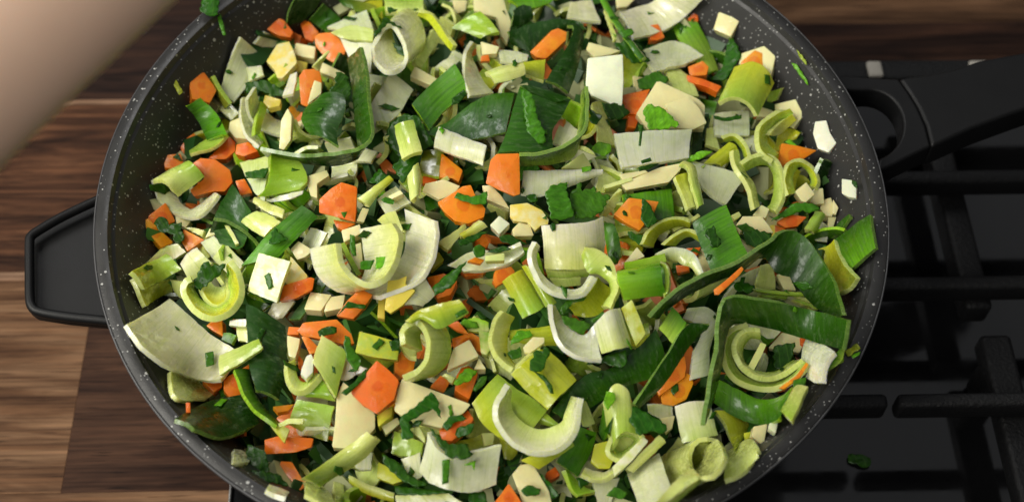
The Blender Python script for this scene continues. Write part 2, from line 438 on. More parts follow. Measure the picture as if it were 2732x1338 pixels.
# ------------------------------------------------------------------ worktop of wooden staves
d_ = ray(1206, -4779); TY = Vector((d_.x, d_.y, 0)).normalized(); TX = Vector((TY.y, -TY.x, 0)); TROT = math.atan2(TX.y, TX.x)
def tab(px, py, z=0.0):
    p = on_z(px, py, z); return p.dot(TX), p.dot(TY)
def wp(tx, ty, z): return TX * tx + TY * ty + Vector((0, 0, z))
def box_obj(name, x0, x1, y0, y1, z0, z1, mats, parent=None, bev=0.001, seg=2, smooth=True):
    """box in the worktop's axes; its own origin at the centre, turned with the worktop"""
    bm = bmesh.new(); bmesh.ops.create_cube(bm, size=1)
    for v in bm.verts: v.co = Vector((v.co.x * (x1 - x0), v.co.y * (y1 - y0), v.co.z * (z1 - z0)))
    if bev: bmesh.ops.bevel(bm, geom=list(bm.edges), offset=bev, segments=seg, affect="EDGES", profile=0.5, clamp_overlap=True)
    me = bpy.data.meshes.new(name)
    if smooth:
        for f in bm.faces: f.smooth = len(f.verts) == 4 and f.calc_area() < 4 * bev * max(x1 - x0, y1 - y0, z1 - z0)
    bm.to_mesh(me); bm.free()
    o = link(name, me, mats, parent); o.location = wp((x0 + x1) / 2, (y0 + y1) / 2, (z0 + z1) / 2); o.rotation_euler = (0, 0, TROT)
    return o
def wood_mat(name, dark, mid, light, streak=0.5, sap=None):
    m, nt, b = new_mat(name)
    oi = N(nt, "ShaderNodeObjectInfo"); tc = N(nt, "ShaderNodeTexCoord").outputs["Object"]
    ad = N(nt, "ShaderNodeVectorMath", operation="ADD"); nt.links.new(tc, ad.inputs[0])
    mu = N(nt, "ShaderNodeVectorMath", operation="SCALE"); nt.links.new(oi.outputs["Random"], mu.inputs[0]); mu.inputs["Scale"].default_value = 1.0
    cx = N(nt, "ShaderNodeCombineXYZ"); nt.links.new(oi.outputs["Random"], cx.inputs[0]); nt.links.new(oi.outputs["Random"], cx.inputs[1]); nt.links.new(cx.outputs[0], ad.inputs[1])
    v = ad.outputs[0]
    big = noise_node(nt, mapped(nt, v, (6, 60, 60)), 1.0, 5, 0.62, 1.3)
    fib = noise_node(nt, mapped(nt, v, (13, 560, 560)), 1.0, 4, 0.65, 0.2)
    pore = noise_node(nt, mapped(nt, v, (45, 900, 900)), 1.0, 2, 0.5)
    base = ramp(nt, big.outputs[0], [(0.30, dark), (0.47, mid), (0.66, light)])
    col = mixc(nt, 1.0, base.outputs[0], ramp(nt, fib.outputs[0], [(0.30, (0.42, 0.36, 0.33)), (0.5, (0.95, 0.95, 0.95)), (0.68, (1.35, 1.30, 1.25))]).outputs[0], "MULTIPLY")
    col = mixc(nt, ramp(nt, pore.outputs[0], [(0.28, (0.85,) * 3), (0.40, (0, 0, 0))]).outputs[0], col, (dark[0] * .5, dark[1] * .5, dark[2] * .5))
    nt.links.new(col, b.inputs["Base Color"])
    b.inputs["Roughness"].default_value = 0.55; b.inputs["Specular IOR Level"].default_value = 0.1
    p = bump(nt, fib.outputs[0], 0.18, 0.0006, b); bump(nt, pore.outputs[0], 0.2, 0.0004, b, p)
    return m
W_DARK = wood_mat("walnut_dark", (0.0089, 0.0049, 0.0041), (0.0207, 0.0105, 0.0075), (0.0444, 0.0210, 0.0129))
W_RED = wood_mat("walnut_red", (0.015, 0.0066, 0.0042), (0.036, 0.0165, 0.0100), (0.068, 0.033, 0.0190))
W_MIX = wood_mat("walnut_streaked", (0.010, 0.0052, 0.0038), (0.056, 0.024, 0.0125), (0.15, 0.067, 0.033))
W_TAN = wood_mat("walnut_tan", (0.060, 0.027, 0.013), (0.112, 0.056, 0.028), (0.195, 0.110, 0.060))
W_SAP = wood_mat("sapwood", (0.1406, 0.0770, 0.0462), (0.2220, 0.1330, 0.0850), (0.3108, 0.2030, 0.1292))
W_BROWN = wood_mat("walnut_brown", (0.035, 0.018, 0.010), (0.085, 0.045, 0.024), (0.17, 0.092, 0.050))
W_GAP = wood_mat("worktop_core", (0.008, 0.005, 0.004), (0.010, 0.006, 0.005), (0.012, 0.008, 0.006))
yA = tab(100, 1315)[1]; yB = tab(80, 742)[1]; yC = tab(262, 266)[1]
hob_x0 = tab(615, 1300, 0.006)[0]; hob_y1 = tab(2300, 166, 0.006)[1]
bw = (yC - yA) / 2
core = box_obj("worktop", -1.3, 1.5, yA - 0.6, yC + 0.9, -0.04, -0.0025, [W_GAP], bev=0); core["kind"] = "structure"
jx0 = tab(200, 1090)[0]
g = 0.00002
def plank(x0, x1, y0, y1, mat, z=0.0, par=core):
    o = box_obj("plank", x0 + g, x1 - g, y0 + g, y1 - g, -0.006, z, [mat], None, 0.00012, 1)
    o.parent = par; o.matrix_parent_inverse = par.matrix_basis.inverted(); return o
sw = 0.0036
plank(-1.2, hob_x0 + .3, yA - 0.10, yA - 0.05, W_RED); plank(-1.2, 0.4, yA - 0.05, yA - 0, W_TAN)
plank(-0.75, jx0, yA, yB - sw * .3, W_TAN); plank(jx0, 0.6, yA, yB - sw * .3, W_RED); plank(-1.2, -0.75, yA, yB, W_RED)
plank(-1.2, 0.2, yB - sw * .3, yB + sw, W_SAP)
plank(-0.9, 0.10, yB + sw, yC - sw * .8, W_MIX); plank(-1.2, -0.9, yB + sw, yC - sw, W_RED); plank(0.10, 1.3, yB, yC, W_RED)
plank(-1.2, 0.12, yC - sw * .8, yC, W_SAP)
yD = tab(2300, 62)[1]
plank(-0.95, -0.02, yC, yC + bw, W_DARK); plank(-1.2, -0.02, yC + bw, yC + 2 * bw, W_RED)
plank(-0.02, 1.4, yC, yD, W_DARK); plank(-0.02, 1.4, yD, yD + bw, W_BROWN); plank(-0.02, 1.4, yD + bw, yD + 2 * bw, W_MIX)

# ------------------------------------------------------------------ gas hob, grate
def plain(name, col, rough, spec=0.5, metal=0.0, bn=None):
    m, nt, b = new_mat(name)
    tc = N(nt, "ShaderNodeTexCoord").outputs["Object"]
    n = noise_node(nt, tc, 90, 4, 0.6)
    c = mixc(nt, n.outputs[0], tuple(q * .82 for q in col), tuple(min(1, q * 1.18) for q in col)); nt.links.new(c, b.inputs["Base Color"])
    rr = ramp(nt, noise_node(nt, tc, 55, 4, 0.65).outputs[0], [(0.3, (max(0.02, rough - .07),) * 3), (0.7, (rough + .07,) * 3)]); nt.links.new(rr.outputs[0], b.inputs["Roughness"])
    b.inputs["Specular IOR Level"].default_value = spec; b.inputs["Metallic"].default_value = metal
    if bn: bump(nt, noise_node(nt, tc, bn[0], 3, 0.6).outputs[0], bn[1], bn[2], b)
    return m
M_GLASS = plain("black_hob_glass", (0.006, 0.006, 0.0065), 0.085, 0.5)
M_IRON = plain("cast_iron", (0.008, 0.008, 0.0085), 0.50, 0.26, 0, (700, 0.8, 0.0008))
M_STEEL = plain("brushed_steel", (0.45, 0.45, 0.45), 0.35, 0.5, 1.0)
M_TAB = plain("grey_rubber", (0.36, 0.34, 0.30), 0.6, 0.3)
HZ = 0.006
hob = bpy.data.objects.new("gas_hob", None); COL.objects.link(hob); hob.location = wp(hob_x0, hob_y1, 0)
tag(hob, "glossy black glass gas hob set into the wooden worktop under the pan", "gas hob")
def under(o, par):
    o.parent = par; o.matrix_parent_inverse = Matrix.Translation(-par.location); return o
under(box_obj("glass_plate", hob_x0 + .0012, hob_x0 + 0.95, hob_y1 - 0.56, hob_y1, 0.0005, HZ, [M_GLASS], None, 0.0015, 2), hob)
under(box_obj("steel_trim", hob_x0 - .0004, hob_x0 + .0008, hob_y1 - 0.56, hob_y1, 0.0005, HZ + .0006, [M_STEEL], None, 0.0002, 1), hob)
bx, by = tab(1330, 640, HZ)
def disc(name, tx, ty, prof, mat, par, n=48):
    V = []; Fc = []
    for r, z in prof:
        for i in range(n):
            a = 2 * math.pi * i / n; V.append(wp(tx + r * math.cos(a), ty + r * math.sin(a), z))
    for k in range(len(prof) - 1):
        for i in range(n): Fc.append([k * n + i, k * n + (i + 1) % n, (k + 1) * n + (i + 1) % n, (k + 1) * n + i])
    Fc.append([(len(prof) - 1) * n + i for i in range(n)])
    o = build(name, V, Fc, [mat], None, None, [True] * (len(Fc) - 1) + [False]); return under(o, par)
disc("burner_cap", bx, by, [(0.062, HZ), (0.060, HZ + .012), (0.045, HZ + .014), (0.045, HZ + .022), (0.042, HZ + .024)], M_IRON, hob)
bx2, by2 = bx + 0.40, by + 0.02
disc("burner_cap", bx2, by2, [(0.042, HZ), (0.040, HZ + .012), (0.030, HZ + .014), (0.030, HZ + .022), (0.028, HZ + .024)], M_IRON, hob)
GT = HZ + 0.043
grate = bpy.data.objects.new("pan_grate", None); COL.objects.link(grate); grate.location = wp(bx, by, HZ)
tag(grate, "black cast iron pan grate of straight bars carrying the pan", "pan grate")
def bar(px0, px1, py0, py1, top=GT, h=0.012, x0=None, x1=None):
    a = tab(px0, (py0 + py1) / 2, top); b = tab(px1, (py0 + py1) / 2, top)
    y0 = tab(px0, py1, top)[1]; y1 = tab(px0, py0, top)[1]
    return under(box_obj("grate_bar", a[0] if x0 is None else x0, b[0] if x1 is None else x1, y0, y1, top - h, top, [M_IRON], None, 0.0022, 3), grate)
xl = hob_x0 + 0.03; xr = tab(2732, 700, GT)[0] + 0.25
bar(2380, 2732, 452, 486, x0=xl, x1=xr); bar(2380, 2732, 734, 770, x0=xl, x1=xr)
bar(2200, 2371, 1048, 1086, x0=xl); bar(2396, 2732, 1046, 1084, x1=xr)
def vbar(pxa, pya, pxb, pyb, w, top, h, y1=None):
    a = tab(pxa, pya, top); b = tab(pxb, pyb, top)
    x = (a[0] + b[0]) / 2
    return under(box_obj("grate_bar", x, x + w, min(a[1], b[1]) - 0.2, (y1 if y1 is not None else max(a[1], b[1])), top - h, top, [M_IRON], None, 0.0022, 3), grate)
vbar(2622, 890, 2690, 1240, 0.0135, GT - 0.0125, 0.011)
yb_ = tab(2500, 452, GT)[1]; yb2 = tab(2500, 770, GT)[1]; y0g = tab(2500, 1500, GT)[1]; ytop = tab(2300, 158, GT - 0.002)[1]; yfr = tab(2300, 211, GT - 0.002)[1]
under(box_obj("grate_bar", xl, xr, yfr, ytop, GT - 0.016, GT - 0.002, [M_IRON], None, 0.0022, 3), grate)
under(box_obj("grate_bar", xl, xl + 0.013, y0g, ytop, GT - 0.026, GT - 0.0125, [M_IRON], None, 0.0022, 3), grate)
xm = tab(2560, 610, GT)[0]
under(box_obj("grate_bar", xm, xm + 0.012, yb2 - 0.002, ytop, GT - 0.026, GT - 0.0128, [M_IRON], None, 0.0022, 3), grate)
for fx, fy in ((xl + .006, ytop - .02), (xm + .006, ytop - .03), (xl + .006, y0g + .02), (tab(2650, 1000, GT)[0] + .01, y0g + .02), (tab(2650, 1000, GT)[0] + .01, tab(2650, 930, GT)[1])):
    under(box_obj("grate_foot", fx - .006, fx + .006, fy - .006, fy + .006, HZ, GT - 0.02, [M_IRON], None, 0.002, 2), grate)
def tabpiece(pa, pb, lab):
    a = tab(*pa, GT - .001); b = tab(*pb, GT - .001)
    o = box_obj("grate_bumper", a[0], b[0], b[1], a[1], GT - .0019, GT + .0008, [M_TAB], None, 0.0012, 2); tag(o, lab, "grate bumper", "grey bumpers on the back bar of the grate")
tabpiece((2309, 168), (2358, 208), "light grey square bumper on the grate's back bar above the handle's eye")
tabpiece((2582, 166), (2640, 198), "pale grey bumper mostly hidden behind the pan handle's grip")

# ------------------------------------------------------------------ the pan
def speckle_mat():
    m, nt, b = new_mat("speckled_coating")
    tc = N(nt, "ShaderNodeTexCoord").outputs["Object"]
    out = None
    for sc, th, dens in ((180, 0.15, 0.60), (380, 0.20, 0.45), (760, 0.25, 0.40)):
        vo = N(nt, "ShaderNodeTexVoronoi", feature="F1"); vo.inputs["Scale"].default_value = sc; nt.links.new(tc, vo.inputs["Vector"])
        se = N(nt, "ShaderNodeSeparateColor"); nt.links.new(vo.outputs["Color"], se.inputs[0])
        pick = N(nt, "ShaderNodeMath", operation="GREATER_THAN"); pick.inputs[1].default_value = dens; nt.links.new(se.outputs[0], pick.inputs[0])
        rad = N(nt, "ShaderNodeMath", operation="MULTIPLY"); rad.inputs[1].default_value = th; nt.links.new(se.outputs[1], rad.inputs[0])
        near = N(nt, "ShaderNodeMath", operation="LESS_THAN"); nt.links.new(vo.outputs["Distance"], near.inputs[0]); nt.links.new(rad.outputs[0], near.inputs[1])
        mu = N(nt, "ShaderNodeMath", operation="MULTIPLY"); nt.links.new(pick.outputs[0], mu.inputs[0]); nt.links.new(near.outputs[0], mu.inputs[1])
        if out is None: out = mu.outputs[0]
        else:
            mx = N(nt, "ShaderNodeMath", operation="MAXIMUM"); nt.links.new(out, mx.inputs[0]); nt.links.new(mu.outputs[0], mx.inputs[1]); out = mx.outputs[0]
    n = noise_node(nt, tc, 60, 4, 0.6)
    base = mixc(nt, n.outputs[0], (0.022, 0.0217, 0.0215), (0.036, 0.0356, 0.0352))
    nt.links.new(mixc(nt, out, base, (0.42, 0.42, 0.40)), b.inputs["Base Color"])
    rr = ramp(nt, noise_node(nt, tc, 40, 4, 0.6).outputs[0], [(0.3, (0.28,) * 3), (0.7, (0.52,) * 3)]); nt.links.new(rr.outputs[0], b.inputs["Roughness"])
    b.inputs["Specular IOR Level"].default_value = 0.36; bump(nt, noise_node(nt, tc, 1300, 2).outputs[0], 0.25, 0.0003, b)
    return m
M_PAN = speckle_mat()
M_BAKE = plain("dark_handle_plastic", (0.0075, 0.0076, 0.008), 0.45, 0.26, 0, (2200, 0.25, 0.0003))
M_RIM = plain("bare_rim_metal", (0.10, 0.10, 0.103), 0.5, 0.5, 0.6)
pan = bpy.data.objects.new("frying_pan", None); COL.objects.link(pan); pan.location = (0, 0, GT)
tag(pan, "large dark grey white speckled two handled pan full of chopped vegetables", "frying pan")
def lathe(name, prof, mat, n=160, close=False):
    V = []; Fc = []
    for r, z in prof:
        for i in range(n):
            a = 2 * math.pi * i / n; V.append(Vector((r * math.cos(a), r * math.sin(a), ZR + z)))
    K_ = len(prof)
    for k in range(K_ - (0 if close else 1)):
        if prof[k] == prof[(k + 1) % K_]: continue
        for i in range(n): Fc.append([k * n + i, k * n + (i + 1) % n, ((k + 1) % K_) * n + (i + 1) % n, ((k + 1) % K_) * n + i])
    if not close: Fc.append([i for i in range(n)][::-1]); Fc.append([(K_ - 1) * n + i for i in range(n)])
    o = build(name, V, Fc, [mat], None, None, [len(f) == 4 for f in Fc], origin=Vector((0, 0, ZR))); return under(o, pan)
inner = [(0.108, -0.064), (0.118, -0.056), (0.128, -0.036), (0.137, -0.014), (0.1428, -0.0040), (0.1428, -0.0040), (0.1440, -0.0031), (0.1440, -0.0031), (0.1449, -0.0006), (0.1449, -0.0006), (0.1490, 0.0)]
lathe("pan_bowl", [(0.100, -0.0655)] + inner + [(0.1496, -0.0008), (0.1494, -0.003), (0.146, -0.010), (0.139, -0.034), (0.128, -0.062), (0.112, -0.0715), (0.10, -0.0718)], M_PAN)
lathe("rim_edge", [(0.1495, -0.0004), (0.1501, -0.0007), (0.1502, -0.0016), (0.1496, -0.0022)], M_RIM, 160, True)
# side handle: a tray with a raised round border
def sweep(name, path, rad, mat, par, flat=1.0, k=10):
    n = len(path); V = []; Fc = []
    for i in range(n):
        d = (path[min(i + 1, n - 1)] - path[max(i - 1, 0)]).normalized(); sx = d.cross(Vector((0, 0, 1))).normalized(); up = sx.cross(d)
        for j in range(k):
            a = 2 * math.pi * j / k; V.append(path[i] + sx * math.cos(a) * rad + up * math.sin(a) * rad * flat)
    for i in range(n - 1):
        for j in range(k): Fc.append([i * k + j, i * k + (j + 1) % k, (i + 1) * k + (j + 1) % k, (i + 1) * k + j])
    Fc.append(list(range(k))[::-1]); Fc.append([(n - 1) * k + j for j in range(k)])
    o = build(name, V, Fc, [mat], None, None, [len(f) == 4 for f in Fc]); return under(o, par)
HH = ZR - 0.014
def slab(name, px, z, th, mat, par, bev=0.0015, seg=3, hole=None, zs=None):
    """a plate traced at its own height; optional hole"""
    out = [on_z(x, y, z if zs is None else zs(x)) for x, y in px]
    bm = bmesh.new()
    if hole:
        Q = [Vector((p.x, p.y)) for p in out]; Hq = [Vector((p.x, p.y)) for p in hole]
        r = geometry.delaunay_2d_cdt(Q + Hq, [], [list(range(len(Q))), list(range(len(Q), len(Q) + len(Hq)))], 0, 1e-6)
        hc = sum(Hq, Vector((0, 0))) / len(Hq); hr = [(q - hc) for q in Hq]
        from mathutils.geometry import intersect_point_tri_2d
        def inside(poly, p):
            c = False; j = len(poly) - 1
            for i in range(len(poly)):
                if (poly[i].y > p.y) != (poly[j].y > p.y) and p.x < (poly[j].x - poly[i].x) * (p.y - poly[i].y) / (poly[j].y - poly[i].y) + poly[i].x: c = not c
                j = i
            return c
        vv = [bm.verts.new((q.x, q.y, z)) for q in r[0]]
        for f in r[2]:
            m_ = sum((r[0][i] for i in f), Vector((0, 0))) / len(f)
            if inside(Q, m_) and not inside(Hq, m_): bm.faces.new([vv[i] for i in f])
        for v in list(bm.verts):
            if not v.link_faces: bm.verts.remove(v)
    else:
        bm.faces.new([bm.verts.new(p) for p in out])
    bmesh.ops.recalc_face_normals(bm, faces=bm.faces)
    if sum(f.normal.z * f.calc_area() for f in bm.faces) < 0: bmesh.ops.reverse_faces(bm, faces=bm.faces)
    res = bmesh.ops.extrude_face_region(bm, geom=list(bm.faces))
    for v in res["geom"]:
        if isinstance(v, bmesh.types.BMVert): v.co.z -= th
    bmesh.ops.recalc_face_normals(bm, faces=bm.faces)
    es = [e for e in bm.edges if len(e.link_faces) == 2 and e.calc_face_angle(0) > 0.5]
    if bev: bmesh.ops.bevel(bm, geom=es, offset=bev, segments=seg, affect="EDGES", profile=0.5, clamp_overlap=True)
    for f in bm.faces: f.smooth = f.calc_area() < 2e-5 or len(f.verts) == 4
    me = bpy.data.meshes.new(name); bm.to_mesh(me); bm.free()
    o = link(name, me, [mat]); return under(o, par)
ho = [(300, 508), (248, 530), (160, 572), (84, 610), (70, 622), (65, 645), (65, 740), (66, 805), (72, 828), (92, 842), (180, 855), (290, 866), (340, 872)]
handle = slab("side_handle", [(x + 6 if x < 100 else x, y) for x, y in ho], HH - 0.0045, 0.004, M_BAKE, pan, 0.001, 2)
rp = smooth_rail([on_z(x + 14 if x < 120 else x + 3, y + (8 if y < 640 else (-10 if y > 800 else 0)), HH) for x, y in ho], 90)
sweep("handle_border", rp, 0.0018, M_BAKE, handle, 1.1, 14)
# long handle: bracket with a big eye, then the grip
HL = ZR - 0.010
#hole = [on_z(2318 + 92 * math.cos(a) , 332 + 94 * math.sin(a), HL) for a in [2 * math.pi * i / 48 for i in range(48)]]
arc = [(2318 + 92 * math.cos(a), 332 + 94 * math.sin(a)) for a in [math.radians(72 - 9.0 * i) for i in range(20)]]
slab("handle_bracket", [(2222, 198), (2300, 204), (2360, 208), (2397, 209), (2424, 246), (2449, 287), (2470, 335), (2484, 390), (2440, 410), (2400, 430), (2352, 454), (2340, 440)] + arc + [(2246, 240)], HL, 0.012, M_BAKE, pan, 0.0012, 3)
grip = slab("handle_grip", [(2399, 208), (2470, 199), (2542, 185), (2610, 161), (2680, 148), (2732, 139), (2960, 95), (2960, 215), (2732, 291), (2660, 317), (2592, 342), (2540, 366), (2486, 390), (2472, 335), (2451, 287), (2426, 246)], HL, 0.014, M_BAKE, pan, 0.0016, 4)

# ------------------------------------------------------------------ a bare forearm reaching over the corner
def skin_mat():
    m, nt, b = new_mat("skin")
    tc = N(nt, "ShaderNodeTexCoord").outputs["Object"]
    n = noise_node(nt, tc, 45, 4, 0.6); f = noise_node(nt, tc, 900, 2, 0.5)
    nt.links.new(mixc(nt, n.outputs[0], (0.72, 0.475, 0.34), (0.78, 0.545, 0.405)), b.inputs["Base Color"])
    b.inputs["Roughness"].default_value = 0.5; b.inputs["Specular IOR Level"].default_value = 0.35
    b.inputs["Subsurface Weight"].default_value = 0.15; b.inputs["Subsurface Radius"].default_value = (1, 0.35, 0.2); b.inputs["Subsurface Scale"].default_value = 0.003
    bump(nt, f.outputs[0], 0.15, 0.0004, b)
    return m
M_SKIN = skin_mat()
def at(px, py, d): return CP + ray(px, py) * d
def arm():
    # joints: points in space with radii; the hand is beyond the picture's top edge
    ex = Vector((464, -424)).normalized(); pr = Vector((-ex.y * -1, ex.x * -1))   # along the arm, and up-left across it
    pr = Vector((-424, -464)).normalized()
    def ax(t, off, d): q = Vector((232, 215)) + ex * t + pr * off; return at(q.x, q.y, d)
    V = [ax(-1500, 395, 0.365), ax(-1050, 375, 0.36), ax(-600, 346, 0.352), ax(-200, 317, 0.347), ax(250, 286, 0.345), ax(640, 258, 0.348), ax(900, 248, 0.352)]
    R = [0.040, 0.038, 0.0350, 0.0305, 0.0270, 0.0240, 0.0225]
    E = [(i, i + 1) for i in range(6)]
    al = (V[6] - V[4]).normalized(); up = (CP - V[6]).normalized(); sd = al.cross(up).normalized()
    palm = V[6] + al * 0.045 - up * 0.004; V.append(palm); R.append(0.024); E.append((6, 7)); ip = 7
    for k, (o_, ln) in enumerate(((-0.027, .078), (-0.009, .088), (0.009, .083), (0.026, .066))):
        base = palm + al * 0.038 + sd * o_; prev = ip; p = base; d = al.copy()
        V.append(base); R.append(0.0095); E.append((prev, len(V) - 1)); prev = len(V) - 1
        for q, fr in enumerate((0.45, 0.30, 0.25)):
            d = (d - up * (0.35 + 0.1 * k * 0.3)).normalized(); p = p + d * ln * fr
            V.append(p); R.append((0.0085, 0.0078, 0.0065)[q]); E.append((prev, len(V) - 1)); prev = len(V) - 1
    p = palm - al * 0.012 - sd * 0.026 - up * 0.004; prev = ip; d = (al * 0.7 - sd * 0.7 - up * 0.3).normalized()
    for q, ln in enumerate((0.0, 0.034, 0.030, 0.022)):
        p = p + d * ln; d = (d + al * 0.25 + sd * 0.15 - up * 0.15).normalized()
        V.append(p); R.append((0.013, 0.0105, 0.0095, 0.0075)[q]); E.append((prev, len(V) - 1)); prev = len(V) - 1
    o0 = V[4].copy()
    me = bpy.data.meshes.new("person"); me.from_pydata([v - o0 for v in V], E, [])
    o = bpy.data.objects.new("person", me); COL.objects.link(o)
    md = o.modifiers.new("skin", "SKIN"); md.use_smooth_shade = True; md.branch_smoothing = 0.4
    for sv, r_ in zip(me.skin_vertices[0].data, R): sv.radius = (r_ * 0.96, r_ * 0.96)
    me.skin_vertices[0].data[0].use_root = True
    sb = o.modifiers.new("sub", "SUBSURF"); sb.levels = 3; sb.render_levels = 3
    bpy.context.view_layer.update()
    ev = o.evaluated_get(bpy.context.evaluated_depsgraph_get()); m2 = bpy.data.meshes.new_from_object(ev)
    o.modifiers.clear(); o.data = m2
    for v in m2.vertices:                      # forearm flattened along the view so more of it catches light
        if (v.co + o0 - V[6]).dot(al) < 0.02: v.co -= up * (v.co.dot(up) * 0.5)
    o.data = m2; m2.name = "person"; m2.materials.clear(); m2.materials.append(M_SKIN); o.location = o0
    for p_ in m2.polygons: p_.use_smooth = True
    tag(o, "bare forearm of a person reaching blurred over the pan's corner close to the camera", "person")
arm()

# ------------------------------------------------------------------ the vegetables, one by one
# --- along the wall under the forearm
P("T", "orange carrot chunk against the pan wall above the folded green leek", "O", "1430,560 1480,530 1530,545 1600,640 1620,680 1570,770 1440,740 1420,650", 5, 5, (.35, .1))
L("T", "tall greyish white leek sheet leaning up the pan wall beneath the forearm", "V", "1800,275 1720,450 1645,670", "1965,420 1880,600 1750,765", (7, 5), 1.4, "u")
L("A", "small white leek tab on the tall grey leek sheet by the wall", "V", "160,500 270,490", "180,610 290,560", 9, 1.2)
L("T", "folded green leek leaf bent over carrots at the pan wall", "MH", "1500,733 1620,850 1702,1005", "1393,800 1480,900 1545,1045", (11, 9), 1.6, "v", .8)
L("T", "pale turned under end of the folded green leek", "E", "1702,1005 1620,1085 1420,1152", "1545,1040 1490,1072 1412,1128", (9, 7), 1.6, "u")
P("T", "small round yellowish celeriac nub beside the folded green leek", "C", "1720,910 1790,880 1870,940 1850,1040 1760,1030 1710,970", 6, 5)
L("T", "white leek piece tucked below the tall grey leek sheet", "V", "1650,690 1790,850", "1590,780 1730,895", 3, 2.4)
P("T", "carrot chunk under the tip of the folded green leek, nearest the wall", "O", "1400,1030 1450,995 1510,1060 1430,1140 1480,1190 1380,1200 1350,1100", 2, 5)
P("T", "carrot chunk below the folded green leek, in the middle of three", "O", "1560,1180 1720,1020 1760,1060 1760,1130 1690,1190 1600,1190", 3, 5)
P("D", "small square carrot chunk with a parsley fleck above the striped half tube", "O", "1215,40 1350,25 1375,95 1300,140 1235,135", 4, 5)
P("T", "short carrot cube beside the big hooked leaf strip's pointed end", "O", "1770,1080 1860,1060 1930,1130 1820,1170 1760,1150", 4, 5)
K("T", "dull green parsley scrap stuck on the bare pan wall below the forearm", "K", "1280,550 1320,600 1370,690 1340,710 1300,640", 0.6, (0, 0), .3, .2)
# parsley on the rim
o = K("T", "dark wet parsley clump hanging over the pan rim at the top", "D", "1510,0 1560,-30 1640,0 1630,110 1570,120 1500,90", 3, (0, 0), 1.6)
K("T", "thin green parsley stalk hanging inside the rim under the wet clump", "H", "1620,100 1650,100 1672,180 1690,262 1668,265 1640,180", 3, (0, 0), .4, .1)

# --- top of the heap, towards the forearm
P("A", "notched carrot chunk at the far edge beside the dark leaf", "O", "330,110 440,150 510,240 490,280 400,265 300,210 310,130", 4, 4)
P("A", "carrot chunk half hidden behind the peach coloured carrot chunk", "O", "565,140 640,170 700,240 660,310 600,290 570,200", 2, 4)
P("A", "peach orange carrot chunk with a cut ridge beside the layered white leek", "O", "700,250 820,240 910,370 850,490 760,440 680,350 670,280", 7, 5)
P("A", "glossy translucent four cornered celeriac square near the tall grey leek", "BC", "390,330 480,310 510,370 540,470 430,585 390,580 370,520 310,460", 9, 3, (-.2, .2))
P("A", "small pale celeriac cube behind the glossy four cornered square", "C", "530,320 680,350 670,440 510,410", 6, 5)
P("A", "yellowish celeriac bit between the pale cube and the carrot stick", "B", "540,450 620,470 600,540 530,540", 3, 3)
L("A", "grey leek piece behind the glossy four cornered celeriac square", "V", "300,240 420,300", "220,330 340,380", 3, 1.5)
L("A", "greyish top layer of the layered white leek block", "V", "760,205 900,140 1060,78", "960,250 1060,260 1120,250", (9, 8), 1.2)
L("A", "ridged cut edge of the layered white leek block", "P", "790,240 950,190 1110,215", "860,285 1000,300 1110,312", (12, 10), 2.0, "u")
L("A", "smooth white body of the layered leek block beside the big leek ring", "W", "860,285 980,320 1110,310", "950,480 1020,520 1090,545", (9, 4), 2)
L("A", "big pale hollow leek ring open towards the viewer at the top", "WP", "1250,180 1150,230 1095,360 1120,490 1200,560 1310,540 1370,440 1340,300 1250,180", "1370,65 1290,100 1230,200 1250,330 1330,430 1440,420 1500,310 1470,150 1370,65", (17, 8), 2.6, "v")
L("A", "pale leek slab leaning behind the big hollow leek ring", "P", "1560,220 1490,350 1420,470", "1600,280 1540,400 1470,510", (7, 4), 3)
L("A", "curled yellow leek ribbon draped beside the big hollow leek ring", "Y", "1450,95 1540,110 1600,180 1650,260 1710,340", "1440,120 1510,150 1570,230 1620,300 1690,380", (15, 12), 2.4)
L("A", "lime green leek block behind the big hollow leek ring", "EP", "1190,-20 1340,0 1480,-20", "1200,80 1340,90 1490,90", 8, 3, "v")
L("A", "large dark leek leaf at the far edge beside the notched carrot", "N", "520,0 480,90 460,200", "720,0 660,90 600,150", 3, 1.2, "u")
L("A", "olive green leek leaf behind the two far carrot chunks", "H", "740,30 800,80 870,140", "630,150 700,200 760,235", 4, 1.4)
L("A", "folded grey green leek leaf at the very top of the heap", "HK", "840,-10 980,0 1130,40", "880,40 1000,80 1135,75", 7, 1.5, "u")
L("A", "yellow leek leaf under the lime block at the top", "Y", "1010,0 1180,0", "1090,80 1180,140", 5, 1.4)
L("A", "long green leek strip bent into a hook with a pale edge, nearest the forearm", "HG", "1010,350 1045,500 1065,700 1085,900 1095,1010 1040,1080 920,1120 700,1145 480,1140 270,1095", "915,440 940,600 960,780 975,930 985,1060 1000,1140 940,1190 760,1215 560,1190 320,1150", (21, 9), 1.5, "v", 0, .5)
L("A", "glossy dark green curled leaf inside the hooked leek strip", "HG", "690,735 610,800 572,880 600,960 640,1010", "885,700 905,780 870,900 835,1000 850,1090", (11, 13), 1.2, "v", 2.4, .6)
P("A", "upright carrot stick with a pale sliver beside the glossy curled leaf", "O", "590,520 705,515 725,600 720,690 620,800 570,780 560,680 555,570", 9, 6, (0, -.3))
P("A", "thin celeriac sliver lying against the upright carrot stick", "C", "670,600 722,620 720,700 620,780 640,690", 12, 1.2, (0, -.2))
L("A", "pale curved leek sliver pointing up above the upright carrot stick", "P", "785,392 720,440 655,500", "765,430 725,485 705,535", (14, 11), 1)
K("A", "dark parsley leaf over pale bits beside the upright carrot stick", "D", "150,620 300,600 420,660 460,720 380,720 250,680 160,700", 11)
L("A", "light green leek stalk curving down inside the grey leek curve", "LE", "270,760 235,890 220,1010", "320,790 290,890 262,1000", (8, 5), 2)
